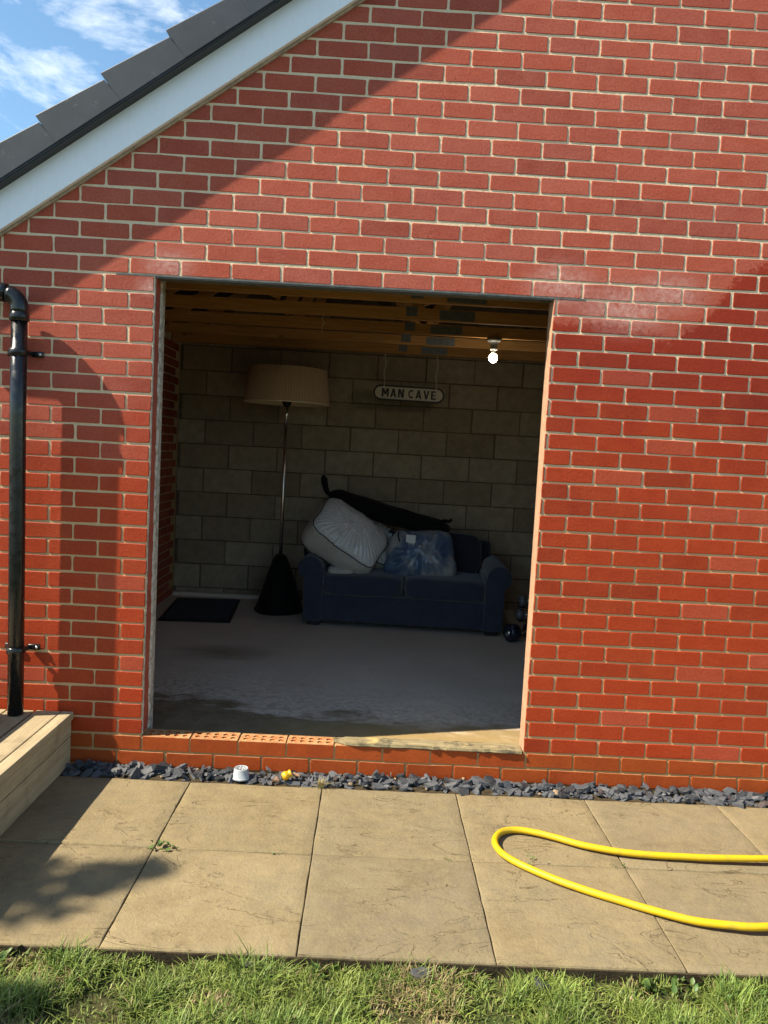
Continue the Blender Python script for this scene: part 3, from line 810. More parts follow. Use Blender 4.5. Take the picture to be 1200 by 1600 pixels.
# ------------------------------------------------------------------ patio, slate border
pt = MB(); pt.box(-1.5, 5.2, -1.315, -0.137, -0.044, -0.007)
patio = pt.put('patio', 'joint_dirt', kind='structure')
pr = random.Random(9)
def slab(x0, x1, y0, y1):
    n, m = 16, 16; b = MB(); th = 0.036; z = 0.0 + pr.uniform(-0.002, 0.002); tx, ty = pr.uniform(-.002, .002), pr.uniform(-.002, .002)
    cx, cy = (x0 + x1) / 2, (y0 + y1) / 2
    sd = pr.uniform(0, 50)
    ee = 0.004 / (x1 - x0)
    T = [0.0, ee] + [ee + (1 - 2 * ee) * k / (n - 2) for k in range(1, n - 2)] + [1 - ee, 1.0]
    for j in range(m + 1):
        for i in range(n + 1):
            u, v = T[i], T[j]
            x = x0 + (x1 - x0) * u; y = y0 + (y1 - y0) * v
            ed = min(u, v, 1 - u, 1 - v)
            if ed <= ee + 1e-6:
                x += 0.0026 * mnoise.noise((x * 14, y * 14, sd)); y += 0.0026 * mnoise.noise((x * 14, y * 14, sd + 9))
            h = 0.0022 * mnoise.fractal((x * 5.5, y * 5.5, sd), 0.9, 2.1, 4) - (0.0014 + 0.0014 * mnoise.noise((x * 30, y * 30, sd)) if ed == 0 else 0.0)
            b.v.append((x, y, z + h + tx * (x - cx) + ty * (y - cy)))
    for j in range(m):
        for i in range(n):
            q = j * (n + 1) + i; b.f.append((q, q + 1, q + n + 2, q + n + 1))
    ring = [i for i in range(n + 1)] + [(j + 1) * (n + 1) - 1 for j in range(1, m + 1)] + [m * (n + 1) + i for i in range(n - 1, -1, -1)] + [j * (n + 1) for j in range(m - 1, 0, -1)]
    k0 = len(b.v)
    for q in ring: b.v.append((b.v[q][0], b.v[q][1], z - th))
    L_ = len(ring)
    for i in range(L_): b.f.append((ring[(i + 1) % L_], ring[i], k0 + i, k0 + (i + 1) % L_))
    b.put('paving_slab', 'slab', patio, True)
XB = [-1.43, -0.83, -0.226, 0.378, 0.971, 1.576, 2.160, 2.765, 3.37, 3.97, 4.575, 5.18]
YB = [-1.312, -0.722, -0.138]
for j in range(2):
    for i in range(len(XB) - 1):
        sx = pr.uniform(-0.004, 0.004)
        slab(XB[i] + 0.0019, XB[i + 1] - 0.0019, YB[j] + 0.0042, YB[j + 1] - 0.0042)

sb = MB(); sb.box(-0.23, 5.2, -0.1365, -0.001, -0.044, -0.004)
border = sb.put('slate_border', 'joint_dirt', kind='structure')
sr = random.Random(17)
def chip_mesh(mat, pebble=False):
    n = sr.choice((5, 6, 6, 7)); a = sr.uniform(0, 6.28); b = MB()
    ps = []
    for i in range(n):
        t = a + 2 * math.pi * (i + sr.uniform(-.32, .32)) / n; r_ = sr.uniform(0.65, 1.1)
        ps.append((r_ * math.cos(t), 0.62 * r_ * math.sin(t)))
    th = sr.uniform(0.12, 0.24) if not pebble else 0.42
    lo = [(x * sr.uniform(.85, 1.05), y * sr.uniform(.85, 1.05), -th) for x, y in ps]; hi = [(x * .93, y * .93, th * sr.uniform(.6, 1.1)) for x, y in ps]
    b.add(lo + hi, [tuple(range(n - 1, -1, -1)), tuple(range(n, 2 * n))] + [(i, (i + 1) % n, n + (i + 1) % n, n + i) for i in range(n)])
    me = b.mesh('slate_chip', False, mat)
    if pebble: bevel_mesh(me, 0.24, 3, True, 0.3)
    return me
CH = [chip_mesh('slate') for _ in range(16)]; PB = [chip_mesh('tan_pebble', True) for _ in range(4)]
under = MB()
def chip_pose(layer):
    x = sr.uniform(-0.21, 3.25); y = sr.uniform(-0.126, -0.014)
    t = (y + 0.137) / 0.137
    z = -0.004 + layer * (0.006 + 0.015 * t)
    s = sr.choice((sr.uniform(0.010, 0.020), sr.uniform(0.018, 0.036), sr.uniform(0.024, 0.044)))
    flat = sr.random() < 0.72
    e = (sr.gauss(0, 0.25 if flat else 0.75), sr.gauss(0, 0.25 if flat else 0.7), sr.uniform(0, 6.28))
    return x, y, z, s, e
for i in range(980):
    x, y, z, s, e = chip_pose(sr.uniform(0, 0.7) if i < 520 else sr.uniform(0, 1.4)); me = CH[sr.randrange(16)]
    if i >= 520: x = sr.uniform(3.12, 5.15)
    from_m = Matrix.LocRotScale(Vector((x, y, z)), __import__('mathutils').Euler(e), Vector((s, s, s)))
    under.add([tuple(from_m @ v.co) for v in me.vertices], [tuple(p.vertices) for p in me.polygons])
under.put('slate_chips', 'slate', border, kind='stuff')
for i in range(300):
    x, y, z, s, e = chip_pose(sr.uniform(0.75, 1.5))
    x = -0.2 + 3.35 * (i + sr.random()) / 300
    peb = sr.random() < 0.07
    if abs(x - 0.597) < 0.055 or abs(x - 0.80) < 0.045: z -= 0.014; y = max(y, -0.06)
    if peb: s *= 0.5
    s *= sr.uniform(0.9, 1.25)
    o = link('pebble' if peb else 'slate_chip', PB[sr.randrange(4)] if peb else CH[sr.randrange(16)], border)
    o.location = (x, min(y, -0.004 - s * 0.75), max(z, -0.003)); o.rotation_euler = e; o.scale = (s, s * sr.uniform(.8, 1.1), s * sr.uniform(.8, 1.3))

# ------------------------------------------------------------------ decking step at the left
DK = thing('decking_step', 'low weathered timber decking step against the wall beside the patio', 'deck step', (0, 0, 0))
def board(x0, x1, y0, y1, z0, z1, name='deck_board'):
    me = MB().box(x0, x1, y0, y1, z0, z1).mesh(name, False, 'deck'); bevel_mesh(me, 0.003, 2, False); return link(name, me, DK)
YA, YZ = -1.62, -0.012
board(-0.252, -0.200, YA, YZ, 0.215, 0.251)
board(-0.368, -0.258, YA, YZ, 0.216, 0.250)
x = -0.382
for i in range(7):
    board(x - 0.116, x, YA, YZ - 0.003 * (i % 2), 0.214, 0.2485); x -= 0.123
board(-0.232, -0.206, YA + 0.01, YZ - 0.006, 0.138, 0.2135, 'riser_board')
board(-0.232, -0.207, YA + 0.01, YZ - 0.006, 0.002, 0.134, 'riser_board')
for yy in (-0.1, -0.7, -1.3, -1.58): board(-0.30, -0.235, yy - 0.03, yy + 0.02, 0.002, 0.213, 'joist')
UP = thing('upper_step', 'taller timber step at the picture edge behind the downpipe foot', 'deck step', (0, 0, 0))
for (a, b_, c_, d_, e_, f_, nm) in ((-1.2, -0.503, -1.2, -0.125, 0.392, 0.424, 'tread_board'), (-0.54, -0.512, -1.19, -0.13, 0.322, 0.3915, 'riser_board'), (-0.54, -0.513, -1.19, -0.13, 0.2515, 0.318, 'riser_board'), (-1.19, -0.541, -0.155, -0.131, 0.2515, 0.3915, 'end_board')):
    me = MB().box(a, b_, c_, d_, e_, f_).mesh(nm, False, 'deck'); bevel_mesh(me, 0.003, 2, False); link(nm, me, UP)

# ------------------------------------------------------------------ things on the patio and in the slate
def catmull(pts, k=10):
    P_ = [Vector(p) for p in pts]; out = []
    for i in range(len(P_) - 1):
        p0, p1, p2, p3 = P_[max(i - 1, 0)], P_[i], P_[i + 1], P_[min(i + 2, len(P_) - 1)]
        for j in range(k):
            t = j / k
            out.append(0.5 * ((2 * p1) + (-p0 + p2) * t + (2 * p0 - 5 * p1 + 4 * p2 - p3) * t * t + (-p0 + 3 * p1 - 3 * p2 + p3) * t ** 3))
    out.append(P_[-1]); return out
HR = 0.0130
hp = [(3.6, -0.58, .024), (3.1, -0.63, .026), (2.737, -0.655, .026), (2.483, -0.662, .022), (2.238, -0.648, .018), (2.051, -0.602, .0165), (1.916, -0.532, .0165), (1.80, -0.492, .0165), (1.718, -0.520, .0165), (1.680, -0.600, .0165), (1.700, -0.695, .0165), (1.784, -0.792, .0165), (1.922, -0.897, .0165), (2.114, -1.003, .0165), (2.261, -1.071, .018), (2.381, -1.098, .022), (2.508, -1.104, .025), (2.9, -1.06, .025), (3.4, -0.98, .022), (3.8, -0.95, .018)]
hpts = catmull(hp, 10)
hpts = [p + Vector((0, 0.0035 * mnoise.noise((p.x * 9, p.y * 4, 2.0)), 0.0)) for p in hpts]
MB().tube(hpts, HR, 14).put('garden_hose', 'hose', None, True, label='yellow garden hose looped in a long bend across the paving slabs', cat='hose')

pot = thing('plant_pot', 'small grey plastic pot turned upside down on the slate chips', 'pot', (0.597, -0.098, 0.008)); pot.scale = (0.95, 0.95, 0.80)
MB().lathe([(0.0405, 0.0), (0.043, 0.001), (0.0432, 0.009), (0.041, 0.0105), (0.0395, 0.012), (0.0335, 0.056), (0.0325, 0.060), (0.030, 0.061), (0.0285, 0.0585), (0.0005, 0.0585)], 36).put('body', 'grey_plastic', pot, True)
for i in range(8):
    a = i * math.pi / 4
    MB().tube([(0.019 * math.cos(a), 0.019 * math.sin(a), 0.0587), (0.019 * math.cos(a), 0.019 * math.sin(a), 0.0592)], 0.0042, 8).put('drain_hole', 'dark_hole', pot)
MB().tube([(0, 0, 0.0587), (0, 0, 0.0592)], 0.005, 8).put('drain_hole', 'dark_hole', pot)

yc = thing('hose_connector', 'yellow plastic hose connector lying among the slate chips', 'connector', (0.805, -0.105, 0.034), 0.5)
yb = MB().lathe([(0.001, -0.020), (0.013, -0.020), (0.0185, -0.017), (0.0185, 0.004), (0.0155, 0.007), (0.0155, 0.014), (0.0175, 0.016), (0.0175, 0.022), (0.010, 0.0225), (0.009, 0.010)], 14).put('body', 'yellow_plastic', yc, True)
yb.rotation_euler = (0.25, 1.2, 0.2)
yg = MB().lathe([(0.0186, -0.013), (0.0200, -0.012), (0.0200, 0.0), (0.0186, 0.001)], 14).put('grip_ring', 'yellow_plastic', yc, True); yg.rotation_euler = (0.25, 1.2, 0.2)
def shard(loc, s, rz, label):
    b = MB().add([(-1, -.5, 0), (1, -.6, 0), (.2, .9, .1), (-.9, -.45, .55), (.8, -.5, .5), (.15, .6, .9)], [(0, 2, 1), (3, 4, 5), (0, 1, 4, 3), (1, 2, 5, 4), (2, 0, 3, 5)])
    me = b.mesh('brick_shard', False, 'reveal'); bevel_mesh(me, 0.06, 1, False)
    o = link('brick_shard', me, None, label=label, cat='rubble'); o.location = loc; o.scale = (s, s, s); o.rotation_euler = (0.5, 0.2, rz)
shard((0.757, -0.118, 0.014), 0.019, 0.4, 'small peach brick shard left of the yellow connector')
shard((0.842, -0.085, 0.022), 0.021, 2.6, 'small peach brick shard right of the yellow connector')

tb = MB(); rr = random.Random(8)
n = 30
for i in range(n + 1):
    t = i / n; x = 1.005 + 0.885 * t
    a = -0.004 - 0.006 * t + rr.uniform(-.004, .004); b_ = 0.070 + 0.018 * t + rr.uniform(-.005, .005)
    if i < 2: a += 0.02 * (2 - i); b_ -= 0.014 * (2 - i)
    z1 = 0.163 + 0.003 * mnoise.noise((x * 8, 0, 0)) + rr.uniform(-.001, .001)
    for (y, z) in ((a, 0.1475), (a + 0.003, z1 - 0.003), (a + 0.02, z1), ((a + b_) / 2, z1 + 0.002), (b_ - 0.006, z1), (b_, 0.1475)): tb.v.append((x, y, z))
for i in range(n):
    for j in range(5): q = i * 6 + j; tb.f.append((q, q + 6, q + 7, q + 1))
tb.f.append((0, 1, 2, 3, 4, 5)); tb.f.append(tuple(n * 6 + j for j in (5, 4, 3, 2, 1, 0)))
tb.put('timber_strip', 'oldboard', None, False, label='weathered timber strip lying on the brick sill of the opening', cat='board')

# ------------------------------------------------------------------ inside: lamp
FZ = 0.087
LP = thing('floor_lamp', 'floor lamp with wide pleated beige shade and black cone base', 'lamp', (0.362, 3.18, FZ))
MB().lathe([(0.001, 0.0), (0.205, 0.0), (0.215, 0.012), (0.195, 0.05), (0.150, 0.20), (0.105, 0.34), (0.070, 0.44), (0.052, 0.480), (0.035, 0.500), (0.001, 0.502)], 40,
           rfun=lambda a, z: 1 + 0.022 * math.sin(a * 20) * math.sin(z * 190) + 0.03 * math.sin(a * 3 + 1)).put('base', 'black_wicker', LP, True)
MB().tube([(0, 0, 0.49), (0, 0, 1.0), (0, 0, 1.62)], 0.0155, 16).put('pole', 'chrome', LP, True)
MB().tube([(0, 0, 1.62), (0.001, 0, 1.78)], 0.0175, 16).put('collar', 'chrome', LP, True)
MB().lathe([(0.012, 1.765), (0.034, 1.79), (0.045, 1.82), (0.046, 1.86), (0.03, 1.87), (0.001, 1.871)], 20).put('socket', 'black_plastic', LP, True)
sh = MB().lathe([(0.362, 1.800), (0.364, 1.803), (0.329, 2.090), (0.327, 2.093)], 384, rfun=lambda a, z: 1 + 0.007 * math.sin(a * 96)).put('lamp_shade', 'shade', LP, True)
MB().lathe([(0.326, 2.091), (0.358, 1.801)], 64).put('lining', 'lining', sh, True)
rim = MB(); rim.tube([(0.362 * math.cos(t * math.pi / 32), 0.362 * math.sin(t * math.pi / 32), 1.802) for t in range(65)], 0.005, 6, False); rim.put('rim', 'lining', sh, True)
sp = MB()
for t in range(3):
    a = t * 2.094 + 0.3; sp.tube([(0.03 * math.cos(a), 0.03 * math.sin(a), 1.868), (0.345 * math.cos(a), 0.345 * math.sin(a), 1.93)], 0.0025, 6)
sp.put('shade_carrier', 'chrome', sh)

# ------------------------------------------------------------------ sofa
SF = thing('sofa', 'navy blue fabric two-seat sofa against the block wall', 'sofa', (1.422, 2.615, FZ), -0.052)
SX = 0.852      # half width
def cushion(name, mat, cx, cy, cz, hx, hy, hz, parent, rx=0.0, pw=6.0, amp=0.012, sd=0, rz=0.0):
    bm = bmesh.new(); bmesh.ops.create_cube(bm, size=2.0); bmesh.ops.subdivide_edges(bm, edges=bm.edges, cuts=9, use_grid_fill=True)
    for v in bm.verts:
        x, y, z = v.co
        # superellipsoid-like rounding with a crown in the middle
        m = (abs(x) ** pw + abs(y) ** pw + abs(z) ** pw) ** (1 / pw)
        q = Vector((x, y, z)) / m
        cr_ = (1 - q.x ** 2 * 0.7) * (1 - q.y ** 2 * 0.7)
        p = Vector((q.x * hx, q.y * hy, q.z * hz))
        p.z += math.copysign(amp, q.z) * cr_ if abs(q.z) > 0.3 else 0
        p += 0.006 * Vector((mnoise.noise((p.x * 7, p.y * 7, p.z * 7 + sd)), mnoise.noise((p.x * 7 + 5, p.y * 7, p.z * 7 + sd)), mnoise.noise((p.x * 7, p.y * 7 + 9, p.z * 7 + sd))))
        v.co = p
    me = bpy.data.meshes.new(name); bm.to_mesh(me); bm.free()
    for p in me.polygons: p.use_smooth = True
    me.materials.append(M[mat]); o = link(name, me, parent); o.location = (cx, cy, cz); o.rotation_euler = (rx, 0, rz); return o
rbox('base', 'navy_fabric', -SX + 0.17, SX - 0.17, 0.02, 0.80, 0.045, 0.262, 0.018, 3, SF)
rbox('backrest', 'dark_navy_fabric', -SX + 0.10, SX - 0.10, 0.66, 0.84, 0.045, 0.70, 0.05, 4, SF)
def arm(side):
    prof = []
    inner, outer = 0.0, 0.165
    prof += [(inner, 0.04), (inner, 0.45)]
    c_, r_ = (0.092, 0.470), 0.098
    for i in range(15):
        a = math.radians(190 - i * 240 / 14)
        prof.append((c_[0] + r_ * math.cos(a) + 0.018, c_[1] + r_ * math.sin(a)))
    prof += [(outer - 0.01, 0.385), (outer - 0.012, 0.04)]
    pts = [((SX - 0.20 + u) * side, v) for u, v in prof]
    if side > 0: pts = pts[::-1]
    me = MB().prism_y(pts, 0.0, 0.82).mesh('arm', False, 'navy_fabric')
    bevel_mesh(me, 0.012, 3, True, 0.9); link('arm', me, SF)
arm(-1); arm(1)
for i, cx in enumerate((-0.335, 0.335)):
    cushion('seat_cushion', 'navy_fabric', cx, 0.33, 0.345, 0.331, 0.345, 0.082, SF, 0.0, 7.0, 0.016, i * 3)
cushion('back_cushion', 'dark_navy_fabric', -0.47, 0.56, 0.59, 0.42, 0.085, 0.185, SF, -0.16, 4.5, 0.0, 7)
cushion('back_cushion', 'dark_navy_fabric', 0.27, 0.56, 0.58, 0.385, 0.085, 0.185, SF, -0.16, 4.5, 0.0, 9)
for sx in (-1, 1):
    for yy in (0.05, 0.72):
        me = MB().box(sx * (SX - 0.13) - 0.05, sx * (SX - 0.13) + 0.05, yy, yy + 0.08, 0.0, 0.05).mesh('foot', False, 'black_plastic'); bevel_mesh(me, 0.006, 2, False); link('foot', me, SF)

# ------------------------------------------------------------------ bags on the sofa
def frame(a, b, c, loc):
    a, b, c = Vector(a).normalized(), Vector(b), Vector(c)
    c = (c - a * c.dot(a)).normalized(); b = c.cross(a)
    return Matrix(((a.x, b.x, c.x, loc[0]), (a.y, b.y, c.y, loc[1]), (a.z, b.z, c.z, loc[2]), (0, 0, 0, 1)))
def puffy(hx, hy, hz, dome, name, mat, parent, taper=0.0, pw=4.5, folds=0.012, sd=0, seg=240, gmat=None, pleats=22, oneside=False):
    """a stuffed bag: outline in local xy, thickness along z, two rims with a band between them; pleated and crumpled"""
    rows = []
    NT = 18
    for i in range(NT + 1): t = 0.02 + 0.98 * i / NT; rows.append((t, 1, (1 - t ** 2.6) ** 0.75))
    n_top = len(rows) - 1
    for q in (0.5, 0.0, -0.5): rows.append((1.0 + 0.045 * (1 - q * q), q, 0.0))
    for i in range(9): t = 1 - 0.98 * i / 8; rows.append((t, -1, (1 - t ** 2.6) ** 0.75))
    n_bot = n_top + 4
    b = MB()
    for i, (s, sg, dm) in enumerate(rows):
        for k in range(seg):
            t = 2 * math.pi * k / seg; c_, s_ = math.cos(t), math.sin(t)
            m = (abs(c_) ** pw + abs(s_) ** pw) ** (-1 / pw)
            x, y = hx * c_ * m * s, hy * s_ * m * s
            top = sg if abs(sg) == 1 else 0
            z = sg * hz + top * dome * dm
            wob = 4.0 * mnoise.noise((c_ * 1.7, s_ * 1.7, sd)) + 1.2 * mnoise.noise((x * 9, y * 9, sd))
            env = max(0.0, min(1.0, (s - 0.35) / 0.45)) * (1.0 - max(0.0, (s - 0.93) / 0.07) * 0.75 if s <= 1 else 0.25)
            if oneside: env *= max(0.0, min(1.0, 0.35 - 1.3 * s_))
            pl_ = math.sin(t * pleats + wob) * (0.5 + 0.5 * mnoise.noise((c_ * 3 + 4, s_ * 3, sd)))
            cr_ = abs(mnoise.noise((x * 13 + y * 5, y * 11, sd + 3))) + 0.5 * abs(mnoise.noise((x * 29, y * 24 + x * 9, sd + 8)))
            f = folds * (0.75 * pl_ * env + 0.9 * (0.35 - cr_) * min(1.0, 1.4 - s * 0.6))
            if top: z += f * top
            else: m2 = f * 0.6; x += c_ * m2; y += s_ * m2
            sh_ = 1 + taper * (-y / hy)
            q = 0.022 * mnoise.noise((x * 5, y * 5, z * 5 + sd))
            b.v.append((x * sh_ + q, y + q * 0.6, z + 0.4 * q))
    for i in range(len(rows) - 1):
        for k in range(seg):
            k2 = (k + 1) % seg
            b.f.append((i * seg + k, (i + 1) * seg + k, (i + 1) * seg + k2, i * seg + k2))
    b.f.append(tuple(range(seg))); b.f.append(tuple((len(rows) - 1) * seg + k for k in range(seg - 1, -1, -1)))
    me = b.mesh(name, True, mat)
    if gmat:
        me.materials.append(M[gmat])
        for i in range(n_top, n_bot):
            for k in range(seg): me.polygons[i * seg + k].material_index = 1
    o = link(name, me, parent)
    rims = [[b.v[r_ * seg + k % seg] for k in range(0, seg + 1, 2)] for r_ in (n_top, n_bot)]
    return o, rims
WB = thing('storage_bag', 'white duvet in a clear bag with black piping slumped on the sofa', 'storage bag')
WB.matrix_world = frame((0.40, 0.03, -0.255), (0.12, 0.25, 0.23), (0.135, -0.135, 0.135), (0.925, 2.90, 0.785))
o, rims = puffy(0.312, 0.250, 0.098, 0.115, 'cover', 'bagged_duvet_white', WB, sd=2.0, gmat='bagged_gusset', pw=5.5, folds=0.017, pleats=46, oneside=True)
for rm in rims: MB().tube(rm, 0.0042, 6, False).put('piping', 'black_nylon', WB, True)
WB2 = thing('storage_bag', 'white bagged bedding half hidden behind the larger white bag', 'storage bag')
WB2.matrix_world = frame((0.86, 0.1, -0.5), (0.3, 0.6, 0.6), (0.35, -0.75, 0.55), (1.16, 3.11, 0.74))
o, rims = puffy(0.20, 0.19, 0.045, 0.06, 'cover', 'bagged_duvet_white', WB2, sd=6.0, gmat='bagged_gusset', folds=0.022)
MB().tube(rims[0], 0.005, 6, False).put('piping', 'black_nylon', WB2, True)
WB3 = thing('folded_cloth', 'scrap of white cloth poking out beneath the large white bag', 'cloth', (0.905, 2.79, 0.535))
puffy(0.11, 0.09, 0.012, 0.02, 'cloth', 'bagged_gusset', WB3, sd=12.0, folds=0.006)
BB = thing('plastic_bag', 'clear plastic bag of blue bedding with white tag on the sofa', 'plastic bag')
BB.matrix_world = frame((1.0, 0.0, -0.02), (0.0, 0.35, 0.93), (0.0, -0.93, 0.36), (1.57, 2.90, 0.685))
o, rims = puffy(0.27, 0.200, 0.035, 0.085, 'cover', 'bagged_blue', BB, taper=0.14, sd=3.3, pw=5.5, folds=0.026, pleats=13)
tgm = MB()
for j in range(5):
    for i in range(5): tgm.v.append((-0.040 + 0.02 * i, 0.0, -0.040 + 0.02 * j))
for j in range(4):
    for i in range(4): q = j * 5 + i; tgm.f.append((q, q + 1, q + 6, q + 5))
tg = tgm.put('tag', 'tag', BB); tg.matrix_basis = Matrix.Translation((-0.105, 0.085, 0.122)) @ Matrix.Rotation(-1.15, 4, 'X')
MB().tube([(-0.205, 0.16, 0.050), (-0.21, 0.13, 0.085), (-0.205, 0.10, 0.098), (-0.195, 0.07, 0.104)], 0.006, 8).put('seam_tape', 'black_nylon', BB, True)
KB = thing('carry_bag', 'long black nylon carry bag lying across the bagged bedding', 'bag')
p0, p1 = Vector((0.80, 3.02, 1.105)), Vector((1.765, 3.00, 0.875))
ax = (p1 - p0); ln = ax.length
KB.matrix_world = frame(ax, (0, 1, 0), (0.22, -0.35, 0.9), tuple((p0 + p1) / 2 + Vector((0, 0, 0.012))))
bm_ = MB(); n = 26; seg = 28
for i in range(n + 1):
    t = i / n; x = (t - 0.5) * (ln + 0.06)
    e_ = min(1.0, min(t, 1 - t) * 9 + 0.25); e_ = e_ ** 0.5
    sag = -0.012 * math.sin(math.pi * t) + 0.006 * mnoise.noise((x * 4, 0, 3))
    for k in range(seg):
        a = 2 * math.pi * k / seg; c_, s_ = math.cos(a), math.sin(a); m = (abs(c_) ** 3.2 + abs(s_) ** 3.2) ** (-1 / 3.2)
        r_ = e_ * (1 + 0.09 * mnoise.noise((x * 9, c_ * 2, s_ * 2)))
        bm_.v.append((x, 0.080 * c_ * m * r_, (0.074 + 0.012 * (0.5 - t)) * s_ * m * r_ + sag))
for i in range(n):
    for k in range(seg): k2 = (k + 1) % seg; bm_.f.append((i * seg + k, i * seg + k2, (i + 1) * seg + k2, (i + 1) * seg + k))
bm_.f.append(tuple(range(seg - 1, -1, -1))); bm_.f.append(tuple(n * seg + k for k in range(seg)))
bm_.put('body', 'black_nylon', KB, True)
MB().tube([(-0.47 + 0.94 * t / 20, -0.062, 0.040 - 0.012 * math.sin(math.pi * t / 20)) for t in range(21)], 0.0035, 6).put('zip', 'black_rubber', KB, True)
MB().tube(catmull([(-0.50, 0.0, 0.0), (-0.55, -0.01, 0.035), (-0.585, 0.0, 0.085), (-0.605, 0.01, 0.135), (-0.60, 0.012, 0.15)], 5), [0.016 + 0.012 * min(1, i / 12) for i in range(21)], 10).put('strap', 'black_nylon', KB, True)
MB().tube(catmull([(0.42, -0.02, 0.055), (0.46, -0.03, 0.095), (0.50, -0.03, 0.10), (0.515, -0.02, 0.125)], 5), 0.013, 10).put('strap', 'black_nylon', KB, True)
MB().tube(catmull([(0.40, -0.05, -0.05), (0.43, -0.07, -0.075), (0.46, -0.06, -0.07)], 5), 0.010, 8).put('buckle', 'black_rubber', KB, True)

# ------------------------------------------------------------------ mat, dumbbells
MT = thing('door_mat', 'black ribbed door mat on the concrete floor by the left wall', 'mat', (-0.275, 3.055, FZ + 0.001), 0.08)
me = MB().box(-0.285, 0.285, -0.46, 0.46, 0.0, 0.010).mesh('border', False, 'black_rubber'); bevel_mesh(me, 0.004, 2, False); link('border', me, MT)
b = MB(); 
for i in range(26):
    y = -0.43 + 0.0336 * i; b.box(-0.255, 0.255, y, y + 0.022, 0.0095, 0.0155)
b.put('pile', 'mat_pile', MT)
def dumbbell(loc, rz, s, mat, label):
    o = thing('dumbbell', label, 'dumbbell', loc, rz, 'dumbbells beside the sofa')
    t = MB().tube([(-0.05 * s, 0, 0), (0.05 * s, 0, 0)], 0.014 * s, 12).put('handle', 'chrome', o, True)
    for d in (-1, 1):
        q = MB().tube([(d * 0.045 * s, 0, 0), (d * 0.052 * s, 0, 0), (d * 0.105 * s, 0, 0), (d * 0.115 * s, 0, 0)], [0.035 * s, 0.052 * s, 0.052 * s, 0.036 * s], 20).put('head', mat, o, True)
        MB().tube([(d * 0.1152 * s, 0, 0), (d * 0.1175 * s, 0, 0)], 0.020 * s, 16).put('end_cap', 'chrome', q, True)
RK = thing('dumbbell_rack', 'small black steel rack beside the sofa holding dumbbells', 'rack', (2.47, 2.66, FZ))
for yy in (-0.06, 0.06):
    MB().tube([(0.02, yy * 1.6, 0.0), (0.02, yy * 0.8, 0.33)], 0.014, 10).put('upright', 'black_plastic', RK, True)
for zz in (0.135, 0.245): 
    MB().box(-0.11, 0.15, -0.055, 0.055, zz - 0.006, zz).put('shelf', 'black_plastic', RK)
MB().box(-0.03, 0.16, -0.12, 0.12, 0.0, 0.012).put('foot_plate', 'black_plastic', RK)
dumbbell((2.455, 2.655, FZ + 0.245 + 0.046), 0.15, 0.86, 'dumbbell_grey', 'grey dumbbell on the top shelf of the black rack')
dumbbell((2.440, 2.655, FZ + 0.135 + 0.046), 0.15, 0.86, 'dumbbell_grey', 'grey dumbbell on the lower shelf of the black rack')
dumbbell((2.375, 2.52, FZ + 0.070), 0.55, 1.32, 'dumbbell_navy', 'large dark dumbbell standing on the floor in front of the rack')

# ------------------------------------------------------------------ sign, bulb, wire
SG = thing('hanging_sign', 'cream street style sign reading MAN CAVE hung on chains', 'sign', (1.411, 3.428, 2.043))
SG.rotation_euler = (0, 0.012, 0)
def plate(hw, hh, cut, y0, y1, name, mat):
    poly = []
    # ends cut back in a shallow point as on old street signs
    for sx, sz in ((-1, -1), (1, -1), (1, 1), (-1, 1)):
        pass
    for i in range(7):
        a = -math.pi / 2 + math.pi * i / 6; poly.append((hw - cut + cut * math.cos(a) * 1.0, hh * math.sin(a) * (1.0)))
    for i in range(7):
        a = math.pi / 2 + math.pi * i / 6; poly.append((-hw + cut + cut * math.cos(a), hh * math.sin(a)))
    MB().prism_y(poly, y0, y1).put(name, mat, SG)
plate(0.318, 0.068, 0.060, -0.006, 0.008, 'backing', 'sign_black')
plate(0.302, 0.053, 0.052, -0.0085, -0.0062, 'panel', 'cream')
